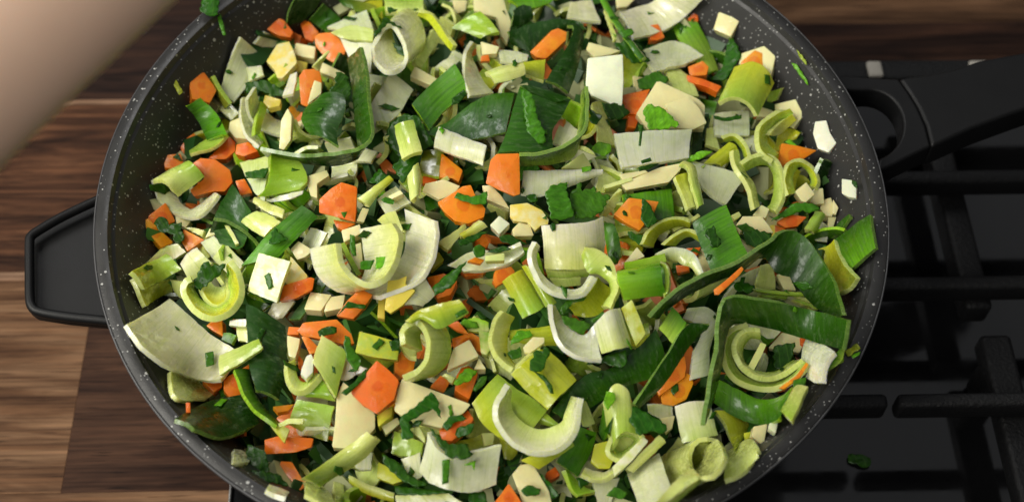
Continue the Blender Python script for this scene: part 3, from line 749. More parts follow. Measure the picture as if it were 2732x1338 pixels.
L("A", "large greyish leek curve standing under the hooked strip's end", "V", "130,730 120,860 160,1000 260,1090", "260,720 235,850 240,1000 290,1060", (8, 1), 1.4, "v")
P("A", "small yellowish celeriac block under the dark parsley leaf", "B", "300,710 420,745 410,790 330,810 285,765", 8, 4)
P("A", "thin oval celeriac slice standing on edge inside the hooked strip", "C", "470,810 500,870 490,1050 440,1120 405,1110 420,900", 8, 2.5, (-.3, -.2))
L("A", "squarish white leek sheet leaning behind the hooked strip's long arm", "WV", "1240,540 1160,670 1085,790", "1410,670 1300,850 1100,1015", (8, 5), 1.4, "v", .6)
L("A", "narrow grey leek sheet showing behind the hooked strip", "V", "1070,550 1220,580", "1090,760 1150,760", 3, 1.4)
P("A", "flat celeriac stick beneath the big hollow leek ring", "C", "1420,495 1590,590 1540,640 1385,570", 7, 4)
P("A", "pale celeriac stick lying behind the hooked strip's tip", "C", "730,465 900,550 880,610 710,540", 5, 4)
L("A", "broad bright green leek leaf with fine stripes in the far middle", "MH", "1720,480 1550,620 1400,780", "1835,680 1650,820 1530,970", (11, 9), 1.3, "u", .4)
L("B", "broad flat dark green leek leaf beside the bright striped leaf", "HG", "485,690 250,720 0,900 -120,960", "420,985 180,1035 -60,1030 -230,990", (8, 8), 1.2, "v", .4)
L("A", "small striped light green leek block on dark parsley", "EP", "1265,940 1290,1060 1322,1190", "1410,895 1440,1000 1480,1130", 15, 3, "u", 1)
K("A", "large dark parsley leaf under the small striped leek block", "D", "1230,920 1340,850 1450,870 1520,1000 1570,1070 1450,1150 1330,1250 1300,1170 1190,1050", 9)
L("A", "long pale leek strip across the middle above the carrot block", "WV", "1600,950 1780,1020 1960,1090", "1560,1100 1760,1170 1930,1240", 10, 1.7, "v", 1)
L("A", "small grey white leek triangle behind the bright striped leaf", "V", "1715,415 1640,455 1570,505", "1725,480 1700,500 1660,520", 6, 1.3)
L("A", "fibrous white leek end below the hooked strip", "V", "1050,1110 1140,1130", "920,1200 1090,1210", 3, 1.5)
K("A", "ruffled parsley leaf between the glossy curl and the hooked strip", "G", "830,540 900,560 940,640 930,800 870,820 800,700 780,680 830,620", 12, None, 1.4, .8)
L("E", "yellow green leek piece leaning on the orange carrot wedge", "K", "1480,0 1600,0 1640,20", "1450,170 1540,190 1600,200", 4, 1.5)
P("E", "orange carrot wedge beside the yellow green leek piece", "A", "1620,20 1780,150 1750,240 1700,210 1600,205", 4, 5)
P("E", "carrot tip peeking out below the yellow green leek piece", "O", "1480,195 1600,190 1580,240 1480,245", 2, 3)
L("A", "short white leek piece with a green fleck near the carrot stick", "W", "490,560 540,540", "430,720 510,700", 9, 1.4)
K("A", "dark parsley scrap on the upper rim of the hollow ring", "G", "1110,260 1200,130 1330,215 1215,175 1130,280", 18, None, .5, .7)
K("A", "thin parsley scrap inside the opening of the hollow ring", "G", "1250,315 1330,360 1365,440 1300,400", 12, None, .5)
K("A", "small parsley scrap at the top of the hollow ring", "G", "1215,55 1295,70 1230,105", 17, None, .4)

# --- far middle
P("B", "cream celeriac slice at the very top behind the lime leek fold", "C", "180,-20 400,-20 420,60 460,160 430,330 380,260 350,130 270,110 180,80", 7, 3)
L("B", "lime green folded leek piece at the top with a pale edge", "LE", "225,85 300,150 370,240", "10,215 110,240 230,290", (10, 6), 2, "u", 1)
L("B", "glossy black green leaf piece at the top of the heap", "N", "470,80 540,40 610,50", "460,200 540,190 620,150", (12, 8), 1.2, "v", 1.5)
L("B", "bright green leaf at the very top edge of the heap", "M", "430,0 640,-30 820,-20", "520,60 620,60 760,20", 7, 1.3, "v", 1)
L("B", "long folded dark leek leaf arching above the far carrot", "GN", "440,235 620,175 800,145 960,160 1010,210", "450,330 600,380 750,330 870,240 960,260", (12, 6), 1.4, "v", 1)
L("B", "dark leek leaf hanging down past the far carrot's end", "G", "880,190 930,210 860,380 720,600", "1000,180 1000,300 960,500 890,700", (13, 8), 1.4, "v", 1)
P("B", "large carrot stick lying under the arching dark leaf", "O", "760,230 810,212 875,240 870,300 720,440 650,430 600,390", 9, 6, (0, -.2))
L("B", "curled greyish white leek sheet beside the bright striped leaf", "V", "180,315 130,400 110,560 150,720", "215,340 170,420 250,600 330,690", (10, 4), 1.5, "v")
L("B", "white leek strip running behind the striped stem piece", "V", "360,370 480,380 590,410", "380,460 480,470 580,450", 8, 1.4)
L("B", "curved pale yellow stem piece with fine stripes in the far middle", "P", "260,540 400,490 545,465", "340,630 460,600 570,555", (14, 13), 2.2, "u", 2)
L("B", "olive yellow leek piece joined behind the striped stem piece", "YK", "545,465 640,455 715,445", "570,555 640,580 705,600", 9, 2)
P("B", "small celeriac block above the curled greyish leek sheet", "C", "230,310 370,350 350,400 240,410", 9, 3)
P("B", "tiny carrot cube inside the curled greyish leek sheet", "O", "235,420 290,410 300,455 230,460", 8, 3)
L("B", "big dark green folded leaf with a dewy white edge in the middle", "HG", "525,645 470,820 420,1000 360,1140", "905,745 840,870 770,980 780,1150", (12, 9), 1.3, "v", 1, .7)
L("B", "upper fold of the big dewy dark leaf", "G", "525,640 600,640 700,660", "640,720 760,760 905,745", (13, 11), 1.2, "v", .6)
K("B", "fresh green parsley leaf lying on the big dewy dark leaf", "H", "530,670 600,690 650,800 640,840 700,960 720,1060 650,1090 580,1000 560,850", 14, (-.1, -.1), .8, .7)
L("B", "green leek strip curving up like a hook to the right of the dewy leaf", "HE", "1035,645 1045,800 1020,960 940,1060 800,1130 640,1165 520,1170", "1010,700 1010,830 985,960 960,1110 880,1200 700,1240 530,1245", (23, 11), 1.5)
P("B", "bright white upright celeriac rectangle in the far middle", "W", "1030,435 1295,405 1300,600 1290,790 1210,780 1060,715 1015,640", 13, 4, (-.1, -.2), .3)
P("B", "pale celeriac slice behind the bright white rectangle", "C", "1040,315 1280,380 1200,410 1080,430 1020,370", 9, 3)
P("B", "flat carrot slice beneath the bright white rectangle's edge", "O", "1295,710 1500,665 1450,780 1430,860 1340,850 1290,790", 5, 4)
P("B", "shaded carrot bit under the flat carrot slice", "O", "1340,860 1420,870 1390,960 1330,950", 2, 4)
P("B", "large cream celeriac slab with a cut corner", "C", "1555,600 1860,740 1910,790 1905,960 1760,960 1480,970 1395,850 1440,780", 9, 4, (.05, -.1), .3)
P("B", "thinner celeriac slice stacked on the large cream slab", "C", "1610,780 1790,720 1870,810 1925,920 1820,970 1700,960", 13, 2.5, (.1, -.1), .3)
K("B", "green parsley leaf lying across the stacked cream slabs", "M", "1480,780 1590,810 1650,860 1715,935 1600,965 1490,970 1445,830", 15, (0, 0), .8, .7)
L("B", "large white leek rectangle in front of the cream celeriac slab", "W", "1230,1000 1500,985 1815,970", "1290,1250 1540,1220 1790,1180", (15, 12), 1.8, "v", -1, .5, None, .8)
L("B", "broad white leek sheet with fine lines at the far rim", "WV", "1270,90 1480,30 1640,-60 1700,-120", "1380,290 1620,220 1780,110 1890,0", (10, 9), 1.8, "v", 1)
L("B", "dark wet leek stalk slanting down from the far rim", "MH", "1120,0 1230,180 1330,320 1420,450", "1175,0 1275,160 1370,310 1475,440", (15, 14), 2, "u", 1)
K("B", "parsley leaf stuck across the slanting wet stalk", "H", "1260,240 1360,215 1380,245 1310,290", 18)
L("B", "thin pale leek sliver alongside the slanting wet stalk", "P", "1150,65 1190,180 1230,300", "1180,80 1215,170 1252,290", 12, 1.6)
K("B", "dark parsley bunch at the foot of the slanting wet stalk", "G", "1230,330 1330,300 1420,340 1500,460 1380,480 1290,400", 11, None, 1.4)
L("B", "translucent four cornered leek sheet beside the lime leaf", "V", "1450,370 1580,330 1700,310 1900,410", "1520,540 1620,510 1720,490 1800,460", (9, 8), 1.4, "v", -.8, .9)
L("C", "long lime green leaf curving along the far pan wall", "ME", "110,190 200,330 380,550", "300,150 400,340 468,530", (6, 4), 1.6, "u", 1)
P("B", "carrot bit with a parsley fleck at the lime leaf's base", "O", "1500,190 1560,180 1610,280 1560,300 1500,300", 8, 4)
P("B", "far carrot bit tucked behind the white lined sheet", "O", "1780,140 1850,75 1860,160 1800,160", 3, 4)
P("C", "carrot chunk beside the translucent four cornered sheet", "O", "240,500 350,455 395,500 380,560 260,570", 9, 5)
P("C", "long thin carrot strip pointing at the yellow tube", "O", "230,560 350,590 490,645 460,690 380,650 240,610", 8, 4)
K("B", "parsley leaf curled beside the cream celeriac slab", "H", "1400,600 1560,530 1640,600 1560,660 1420,670", 8, None, 1.4)
K("B", "dark parsley leaf under the bright white rectangle", "N", "1150,780 1280,770 1350,840 1290,890 1190,890", 8)
K("B", "parsley scrap beside the hook of the green strip", "G", "1050,820 1140,870 1100,930 1050,910", 9)
K("B", "small round parsley curl above the white leek boat", "M", "1060,1110 1110,1060 1200,1080 1210,1130 1150,1170 1080,1140", 11, None, .8, .2)
L("B", "tall pale leek wedge beside the large white rectangle", "P", "1060,770 1100,920 1110,1070", "1130,755 1190,920 1245,1090", (7, 5), 1.6, "u")
L("C", "striped pale leek piece behind the cream celeriac slab", "P", "60,520 150,500 210,540", "130,690 230,720 320,720", 5, 2.4, "v", 1.5)
L("B", "dull grey leek sheet beneath the green hook strip", "V", "840,880 970,980", "770,1060 890,1120", 3, 1.4)
L("B", "pale leek piece at the far edge behind the arching leaf", "V", "900,20 1060,0", "880,120 1000,150 1130,160", 6, 2)
P("B", "cream celeriac bit at the very top by the wet stalk", "C", "1240,-20 1390,-10 1330,50 1250,60", 6, 3)
P("B", "cream celeriac bit at the top beside the big cream slice", "C", "20,0 130,0 120,80 40,105", 5, 4)

# --- far wall, beside the long handle
P("C", "lone pale celeriac cube on the bare far pan wall", "C", "470,88 628,150 560,275 430,220", 4, 5, (-.3, -.1))
P("C", "pointed white celeriac triangle behind a carrot on the pan wall", "C", "640,400 905,312 890,440 860,580 760,530 620,480", 6, 3, (-.4, -.1), .3)
P("C", "amber carrot piece on top of the pointed white triangle", "A", "640,460 740,375 800,400 820,470 795,535 700,505 630,490", 10, 3, (-.2, -.1))
L("C", "wide yellow green leek half tube below the pointed triangle", "YE", "590,500 700,510 810,550 885,620", "462,765 540,765 660,805 762,868", (14, 13), 2.2, "v", 0, .3, None, 4)
K("C", "dark parsley leaf between the lone cube and the yellow half tube", "G", "560,270 600,330 640,420 580,500 520,600 410,600 500,500 530,350", 7, (-.3, 0), 1.2)
L("C", "white leek rectangle under a dark parsley strip below the half tube", "W", "440,850 570,830 700,830", "440,1010 560,1020 700,1010", (7, 6), 1.8)
K("C", "thin dark parsley strip across the white leek rectangle", "D", "430,865 520,880 640,860 640,885 530,905 440,890", 10, None, .5, .3)
L("C", "pale leek bit wedged against the pan wall beside the half tube", "E", "840,690 940,660", "820,780 900,750", 4, 2)
P("C", "small celeriac bit just under the yellow half tube's corner", "C", "790,800 880,830 840,880 760,870", 6, 4)
P("C", "notched celeriac slice leaning on the wall above the folded yellow leek", "C", "890,780 1095,730 1090,880 1030,960 970,930 950,830 890,820", 7, 3, (-.35, -.1))
L("C", "folded yellow leek with nested layers near the wall", "YE", "1000,810 860,880 770,980 790,1120 880,1190", "1030,850 920,920 840,1010 850,1090 920,1140", (15, 11), 3)
L("C", "inner fold of the nested yellow leek", "YP", "1020,855 920,930 850,1010", "1055,895 960,980 900,1020", (13, 10), 2.4, "u")
L("C", "back layer of the nested yellow leek", "Y", "920,980 1000,960 1080,990", "880,1130 980,1110 1040,1060", (7, 6), 2)
P("C", "four cornered amber carrot with a parsley fleck by the wall", "A", "940,1070 1060,1090 1205,1125 1070,1210 960,1255 915,1220", 11, 4, (.1, -.2))
K("C", "parsley fleck on the four cornered amber carrot", "M", "965,1060 1000,1040 1060,1090 1040,1112", 13, None, .3, .2)
P("C", "lone white bean shaped celeriac piece on the pan wall", "W", "1190,910 1275,900 1300,990 1350,1070 1290,1140 1210,1110 1175,1000", 4, 5, (-.4, -.1), .8)
K("C", "bright parsley sprig stuck on the pan wall near the long handle", "M", "1010,470 1050,480 1130,600 1140,640 1080,570", 1, (-.6, -.2), .3, .2)
K("C", "faded parsley scrap above the bright sprig on the pan wall", "K", "1050,370 1120,450 1130,490 1080,440", 0.8, (-.6, -.2), .2, .3)
L("C", "thin yellow green leek arc beside the nested yellow leek", "YE", "500,1040 580,1020 660,1090 690,1180", "520,1065 585,1060 640,1115 662,1180", (11, 8), 2)
L("C", "broad yellow leek stalk below the white leek rectangle", "Y", "545,1065 450,1140 355,1220", "615,1130 560,1200 490,1250", (9, 8), 2.4, "u", 1.5)
L("G", "long narrow yellow leek band beside the broad stalk", "P", "578,0 600,120 690,260 738,440", "615,0 650,120 740,270 775,420", (12, 9), 2.4, "u")
L("C", "pale leek patch beside the dark gap by the white rectangle", "P", "380,960 430,950", "370,1080 480,1120", 4, 2)
L("C", "white leek bit under the nested yellow leek", "W", "640,1050 700,1020 780,1010", "700,1110 740,1140 780,1130", 4, 2)
K("C", "long parsley stem leaf slanting below the large white rectangle", "M", "80,1220 240,1180 330,1130 425,1130 350,1180 200,1228", 12, None, .8, .3)
L("C", "dark leaf scrap behind the large white rectangle's end", "N", "280,980 350,980", "260,1160 340,1150", 4, 1.3)

# --- by the wall above the side handle
L("D", "striped pale leek half tube lying over a carrot by the wall", "PE", "1145,222 1260,150 1410,78", "1332,352 1420,285 1535,200", (15, 12), 1.8, "u", 4)
L("D", "shaded inner curve of the striped half tube by the wall", "V", "1150,230 1190,370 1290,460 1420,500 1520,470 1635,330", "1330,350 1360,400 1400,430 1440,440 1500,400 1600,320", (6, 3), 1.6)
P("D", "large bright carrot chunk beside the striped half tube", "O", "1440,100 1500,60 1610,70 1720,150 1740,240 1680,310 1590,310 1450,345 1420,300 1520,220 1530,190", 7, 6, (0, -.2))
P("D", "dull carrot bit behind the large bright carrot chunk", "O", "1760,230 1830,215 1890,320 1800,340", 3, 4)
P("D", "carrot slab with a parsley curl on it above the side handle", "O", "1100,500 1240,390 1315,535 1150,600", 4, 4, (.2, -.1))
P("D", "amber carrot slab under the parsley curl, lower one", "A", "1060,530 1110,510 1300,690 1210,730 1130,640", 2, 4, (.3, 0))
P("D", "small carrot wedge beside the fanned leek end", "O", "1370,590 1530,670 1400,760 1360,690", 5, 5)
K("D", "curled dark parsley leaf on the carrot slabs by the wall", "D", "1150,550 1190,500 1240,510 1260,560 1360,540 1350,600 1380,640 1350,710 1310,690 1300,630 1200,610", 9, None, 1.4, .6)
P("D", "pale celeriac bit above the small carrot wedge", "C", "1310,480 1430,530 1390,580 1320,550", 3, 4)
L("D", "thin pale leek strip behind the small carrot wedge", "P", "1380,580 1450,580 1525,600", "1440,610 1480,630 1510,650", 4, 2)
L("D", "fanned pale leek end resting near the pan wall", "PC", "1200,740 1260,715 1330,700", "1110,830 1240,840 1390,760", (4, 3), 2.4)
L("D", "flat yellow leek square nearest the side handle", "YE", "985,905 1110,840 1245,775", "1085,1040 1220,970 1360,890", (11, 10), 2.4, "u", .8)
L("D", "darker yellow leek layer below the flat yellow square", "YK", "1000,960 1080,1030 1270,960", "1095,1165 1200,1100 1290,1060", (6, 4), 2, "u")
L("D", "glossy white leek roll behind the yellow square", "WP", "1345,850 1400,770 1470,725", "1440,1010 1520,900 1585,850", (10, 8), 2, "v", 2.5)
L("D", "pale leek flank below the glossy white roll", "P", "1270,970 1360,980 1440,1000", "1300,1060 1350,1110 1400,1100", (6, 3), 2)
L("D", "pale flat leek slice behind the lime cup", "V", "1500,690 1600,640", "1590,810 1690,730", 4, 1.6)
L("D", "broad pale leek slice between the lime cup and the dark leaf", "PV", "1590,810 1640,750 1690,700", "1740,960 1790,900 1830,850", (6, 5), 1.6)
P("D", "tiny cream celeriac triangle by the fanned leek end", "C", "1570,585 1630,625 1535,655", 5, 3)
L("D", "thick yellow green leek cup with an open top by the side handle", "YE", "1700,845 1765,930 1780,1080 1720,1190 1600,1240 1480,1190 1400,1090 1395,1010 1440,985", "1690,880 1710,1000 1700,1090 1640,1150 1570,1150 1500,1110 1460,1050 1450,1010 1462,990", (19, 12), 3.4)
L("D", "inner layer inside the thick yellow green cup", "YP", "1515,990 1530,1080 1600,1150 1680,1120 1690,1050", "1560,960 1600,1010 1650,1020 1680,1000 1690,960", (14, 9), 2.4)
K("D", "dark ruffled parsley leaf stuck in the yellow green cup", "D", "1500,870 1560,830 1580,870 1690,850 1650,930 1560,990 1500,1050 1450,1000", 17, (0, -.4), 1.4, .7)
L("D", "broad dark green leek leaf behind the pale leek slices", "GH", "1740,255 1650,400 1590,560 1640,700", "1880,460 1860,600 1830,700 1780,750", (6, 4), 1.3, "v", 1)

# --- centre, towards the forearm side
L("E", "bright lime leek piece standing up with a torn top corner", "LE", "345,35 335,170 310,280 250,350", "520,28 600,150 615,230 560,290", (16, 12), 3, "v", -1)
L("E", "pale back layer of the standing lime leek piece", "PV", "110,95 220,70 340,45", "180,250 230,330 290,340", (7, 6), 1.8)
K("E", "dark parsley over the pale layer beside the lime piece", "D", "150,170 330,130 300,210 160,210", 10, None, .5, .3)
L("E", "thin white leek strip below the standing lime piece", "W", "310,380 450,330 585,303", "335,392 470,370 580,332", (12, 11), 1.6)
P("E", "round topped carrot slice with a darker core and a parsley fleck", "O", "790,290 870,240 990,275 985,420 975,540 850,505 705,470 705,370", 13, 5, (0, -.35), .3)
K("E", "tiny triangular parsley fleck on the round topped carrot slice", "H", "868,465 917,460 893,512", 14, (0, -.35), .1, .1)
P("E", "shaded carrot underneath the round topped carrot slice", "O", "810,520 980,550 880,600 830,570", 6, 4)
P("E", "white celeriac piece left of the round topped carrot slice", "C", "600,200 760,150 780,190 690,250 690,360 640,340", 10, 4)
L("E", "short pale leek bar above the long dark strip", "P", "225,350 340,400 450,450", "208,392 310,460 430,512", 10, 3, "v", .6)
L("E", "pale curved leek slice under the long dark strip's upper half", "P", "240,455 330,480 420,540", "118,535 200,600 290,650", (8, 6), 2, "u", 1)
L("E", "long glossy green leek strip lying slantwise with parsley on it", "HM", "575,410 330,620 122,862", "697,498 520,680 400,800", (14, 12), 2.2, "u", .8)
K("E", "wet parsley leaf stuck on the slanting green strip", "G", "370,570 400,620 470,660 400,700 330,700", 16, (0, 0), 1, .6)
L("E", "translucent pale leek square facing up with water drops", "PV", "255,770 370,800 490,830", "170,1050 280,1100 385,1140", (19, 15), 2, "u", .5)
L("E", "lime leek leaf behind the translucent square", "LM", "290,730 180,850 100,1000", "370,780 290,870 200,1000", (13, 9), 2, "u")
L("E", "mid green leaf below the translucent square", "MH", "110,1000 160,1070 190,1100", "190,1190 270,1200 340,1160", (7, 5), 1.8)
P("E", "yellowish celeriac chunk on a white leek sheet by the slanting strip", "C", "490,740 550,680 660,750 600,800 540,820", 9, 3)
L("E", "white leek sheet leaning behind the slanting green strip", "WV", "640,580 700,595 765,620", "560,720 600,800 620,890", (7, 3), 1.6)
P("E", "pale celeriac block next to the translucent leek square", "CB", "490,790 620,940 580,1010 470,1010 440,980 480,900", 10, 4)
P("E", "pointed carrot wedge under the pale celeriac block", "O", "440,1010 640,950 670,960 655,1040 530,1110 410,1130", 10, 4, (0, -.2))
L("E", "glassy white leek bit under the pointed carrot wedge", "V", "360,1145 440,1130 520,1130", "320,1220 380,1262 430,1255", (6, 4), 1.5)
L("E", "dark narrow leaf running down beside the pointed carrot wedge", "GH", "740,900 640,1060 480,1262", "790,930 700,1080 560,1262", 5, 1.4)
L("E", "large pale leek half ring in the centre, open at the top", "PW", "872,700 895,840 970,945 1080,988 1175,950 1247,865 1290,740 1300,640 1245,545", "680,745 715,890 800,985 910,1030 985,1010 1030,930 1045,850 1030,700 1000,590", (23, 11), 3.2, "v")
L("E", "tall glossy white leek sheet curving up behind the half ring", "W", "1345,440 1352,600 1330,780 1200,930 1000,1050", "1565,525 1570,680 1540,830 1430,980 1180,1075", (7, 17), 1.8, "v", -1.5)
L("E", "small yellowish leek flap between half ring and white sheet", "P", "1140,520 1200,480 1275,455", "1200,580 1270,600 1338,615", (12, 10), 1.6)
P("E", "cream celeriac chunk behind the half ring's top", "C", "870,600 1010,555 1020,620 890,690", 8, 4)
P("E", "cream celeriac chunk seen inside the half ring", "C", "930,720 1020,690 1035,880 960,910", 8, 4)
L("E", "narrow pale leek slip under the half ring", "P", "768,1005 870,1040 970,1072", "775,1032 860,1065 950,1082", (10, 9), 2)
K("E", "upright dark parsley sliver at the half ring's top end", "H", "935,630 970,640 985,790 960,795 935,740", 21, (0, -.3), .3, .1)
K("E", "square parsley flake inside the half ring, nearer its wall", "H", "1015,835 1120,820 1090,890 1015,890", 19, (0, 0), .5, .2)
K("E", "wet folded parsley flake inside the half ring", "M", "1130,800 1225,795 1190,870 1130,890", 19, (0, 0), 1, .2)
P("E", "peach carrot stick wrapped with a dark parsley band", "O", "1010,1035 1105,1080 1040,1180 960,1262 830,1240 920,1120", 13, 5, (0, -.2), .3)
K("E", "dark parsley band lying across the peach carrot stick", "D", "830,1250 920,1130 990,1150 1060,1160 1050,1185 960,1180 900,1180", 16, (0, -.2), .4, .2)
P("E", "cream celeriac slice beneath the half ring", "C", "640,1060 800,1080 720,1200 590,1190", 6, 4)
P("E", "cream celeriac slice between the half ring and peach carrot", "C", "770,1100 900,1080 880,1180 740,1210", 5, 4)
P("E", "jagged shiny yellow celeriac chip with a point", "B", "1220,975 1290,970 1360,940 1350,1000 1425,1050 1330,1160 1240,1220 1195,1190 1210,1060", 16, 2.5, (0, -.1), .3)
L("E", "white leek diamond beside the jagged yellow chip", "WV", "1470,905 1350,1010 1310,1150", "1575,1085 1530,1130 1480,1168", (14, 11), 2, "v", .8)
P("E", "carrot chunk under a dark leaf near the white diamond", "O", "1510,950 1640,920 1740,980 1690,1080 1590,1110 1530,1020", 8, 5)
K("E", "dark shiny parsley leaf across the carrot by the white diamond", "D", "1810,830 1700,900 1620,960 1550,1030 1570,1090 1690,1030 1740,960", 14, None, 1, .4)
P("E", "golden celeriac slice below the jagged yellow chip", "B", "1150,1100 1200,1060 1195,1262 1140,1250", 8, 3)
L("E", "short yellow stem with a flared end right of the carrot slice", "PY", "990,360 1100,285 1230,190", "1080,430 1140,345 1260,235", (13, 10), 3, "u", 1.5)
L("E", "pale leek sheet with parsley on it beside the flared stem", "V", "1140,370 1210,310 1280,270", "1210,490 1300,440 1390,390", (8, 7), 1.6)
P("E", "small cream celeriac stick on the pale sheet", "C", "1220,345 1310,300 1335,325 1240,370", 11, 3)
K("E", "parsley flake on the pale sheet beside the flared stem", "H", "1170,370 1200,350 1270,380 1260,405 1190,390", 11, None, .5, .5)
P("E", "narrow cream celeriac stick under the flared stem", "C", "1030,430 1080,440 1040,540 985,530", 8, 4)
L("E", "upright striped leek stub beside the large dark parsley", "P", "1365,195 1372,290 1390,382", "1452,90 1472,220 1462,340", (15, 13), 3, "u", 2)
P("E", "hexagonal cream celeriac slice above the amber carrot", "C", "1500,250 1640,220 1760,270 1700,340 1600,370 1480,300", 8, 3, (0, 0), .3)
P("E", "big amber carrot slice with a parsley leaf on it", "A", "1590,390 1690,330 1780,270 1840,260 1870,330 1950,440 1940,500 1820,550 1720,530 1640,460", 12, 3.5, (.05, -.05), .3)
K("E", "striped parsley leaf lying across the big amber carrot slice", "H", "1715,355 1740,320 1840,350 1900,340 1963,310 1960,400 1880,410 1790,385", 14, (0, 0), .8, .3)
L("E", "thin pale leek stick below the amber carrot slice", "P", "1800,550 1700,620 1590,690", "1812,578 1740,665 1672,747", (10, 9), 3, "u")
L("E", "yellow leek stick beside the amber carrot slice", "PY", "1900,520 1830,575 1750,630", "1965,570 1885,622 1790,668", (11, 10), 3, "u", 1)
K("E", "dark parsley leaves above the flared stem", "D", "1310,60 1490,10 1420,120 1330,250 1280,160 1250,130", 10, None, 1.4, .6)
K("E", "dark parsley leaf behind the flared stem", "D", "1080,240 1150,140 1210,190 1250,190 1180,260", 9, None, 1.2)
P("E", "dim yellow leek block beneath the tall white sheet", "Y", "1510,800 1600,760 1640,820 1560,890 1500,870", 4, 4)

# --- centre
P("F", "big bright orange carrot block with a shiny top edge", "O", "305,75 350,30 520,25 525,190 525,330 480,345 370,300 270,250", 17, 6, (0, -.45), .7)
P("F", "amber facet painted as the shine on the bright carrot block", "A", "310,72 350,32 518,26 515,55 420,75", 18.5, 2, (0, .3), .6)  # block's top highlight put into a lighter orange facet
L("F", "long white leek boat beside the bright carrot block", "WV", "550,155 800,150 1145,142", "530,340 690,348 1130,188", (12, 9), 2, "v", 1.2)
P("F", "pale petal shaped leek slice above the white boat", "P", "1000,18 1055,110 1062,145 830,138 900,90", 9, 2, (0, 0), .3)
L("F", "broad translucent leek sheet under the white boat's tip", "VP", "1080,60 1110,170 1090,300", "1180,60 1290,230 1285,350", (7, 4), 1.5, "u", -1)
L("F", "curved pale edge strip of the broad translucent sheet", "P", "1290,300 1210,360 1140,490", "1292,340 1260,400 1170,500", (9, 7), 2)
K("F", "folded bright parsley leaf in the centre, the one with veins", "H", "880,240 870,300 920,440 930,490 860,520 760,520 740,420 710,340 750,270", 15, (.1, -.1), 1.4, .5)
K("F", "toothed parsley leaf spread beside the folded one in the centre", "H", "880,420 900,330 980,240 990,310 1080,270 1090,320 1200,340 1150,450 1080,500 940,520 950,470", 13, (0, 0), .8, .9)
K("F", "small glossy parsley knot below the carrot block", "D", "570,340 640,330 660,380 600,390", 10, None, .8)
P("F", "octagonal cream celeriac slice in the centre", "CB", "450,410 580,395 690,450 740,520 735,555 680,565 640,600 580,540 480,530 450,500", 10, 3, (0, -.1), .3)
P("F", "white end of the octagonal cream slice", "C", "470,590 520,540 600,560 630,640 480,645", 8, 4)
P("F", "long cream celeriac strip above the octagonal slice", "C", "240,265 310,265 385,340 450,440 350,400 280,370", 9, 3)
P("F", "small pale leek cube below the octagonal slice", "V", "370,490 450,550 370,630 300,560", 10, 4)
L("F", "large smooth cream leek half tube in the centre, widest piece", "WP", "683,565 840,562 1000,548 1148,500", "712,890 850,902 1000,892 1152,850", (20, 13), 2.2, "v", 1.0, .3, None, 3)
L("F", "lower lip of the smooth cream half tube", "PE", "715,893 860,905 1030,885", "740,962 860,968 1045,945", (12, 9), 2)
L("F", "white foot showing under the smooth cream half tube", "P", "752,968 870,962 980,950", "790,1022 890,1022 985,1010", (11, 9), 2.4)
L("F", "thin white leek crescent at the foot of the cream half tube", "W", "650,690 606,790 645,910 720,1020 850,1085 990,1062 1072,940", "672,722 645,800 685,905 765,995 850,1038 970,1028 1040,935", (21, 17), 2.2)
L("F", "curled pale green leek strip hanging over the crescent", "PE", "1010,730 1100,740 1200,810 1250,920 1260,1050 1200,1180", "980,790 1030,915 1110,930 1190,1000 1200,1080 1130,1170", (22, 18), 2.2, "v", .8)
L("F", "shallow yellow leek cup under the curled strip", "Y", "885,1170 1000,1110 1080,1020 1112,950", "930,1240 1080,1245 1200,1150 1262,1060", (15, 11), 2.4, "v", -1)
K("F", "thin parsley strand hanging off the white crescent", "H", "830,1010 880,1040 875,1110 850,1080", 22, None, .3, .1)
K("F", "twisted parsley strand on the shallow yellow cup", "H", "870,1130 960,1110 1025,1100 1000,1125 920,1140 880,1190 840,1240 810,1200", 17, None, .6, .2)
K("F", "oval parsley fleck on the curled pale green strip", "G", "1160,860 1200,870 1215,905 1180,895", 24, None, .2, .1)
L("F", "upper flap of the bright lime tube", "LE", "1310,842 1450,812 1612,770", "1318,895 1450,875 1622,835", (17, 16), 2.4, "u")
L("F", "bright lime green hollow leek tube lying on its side", "LM", "1255,900 1238,960 1245,1040 1300,1122", "1570,840 1560,920 1572,1010 1612,1085", (19, 19), 2, "v", 0, .3, None, 4.5)
L("F", "open ring end of the bright lime tube", "E", "1572,842 1620,862 1642,950 1632,1060 1605,1088", "1582,865 1600,885 1610,950 1605,1040 1588,1062", (20, 19), 2)
L("F", "dark inside of the bright lime tube", "M", "1590,850 1630,870 1640,960 1615,1080", "1520,860 1540,900 1550,980 1540,1080", (15, 13), 1.6)
L("F", "wide striped yellow leek half tube left of the crescent", "YE", "395,985 470,930 545,890", "545,1262 640,1220 712,1170", (13, 11), 2.2, "v", 0, .3, None, 2.5)
L("F", "outer layer of the striped yellow half tube", "YE", "540,872 575,865 612,872", "720,1178 760,1165 800,1140", (15, 12), 2, "v", 0, .3, None, 1.2)
P("F", "carrot chunk behind the striped yellow half tube", "O", "340,900 460,870 490,910 420,980 350,1020 325,980", 9, 4)
P("F", "flat dim carrot under the pale crescent tray", "O", "80,910 270,895 250,930 120,945", 5, 4)
P("F", "little pale leek rectangle on the tray shaped leek slice", "P", "265,790 410,770 410,825 265,830", 16, 3, (0, 0), .3)
L("F", "tray shaped pale leek slice carrying small scraps", "V", "0,870 160,760 350,770 540,715", "110,902 280,892 430,852 560,760", (11, 9), 1.8, "v", -1)
P("F", "tiny amber carrot bit on the tray shaped slice", "A", "130,830 190,800 260,820 230,850", 13, 2)
K("F", "green parsley knot on the tray shaped slice", "H", "170,740 220,705 265,730 260,790 200,805", 15, None, 1, .3)
K("F", "thin parsley strip along the tray shaped slice", "G", "280,760 400,715 460,740 350,772", 13, None, .6, .2)
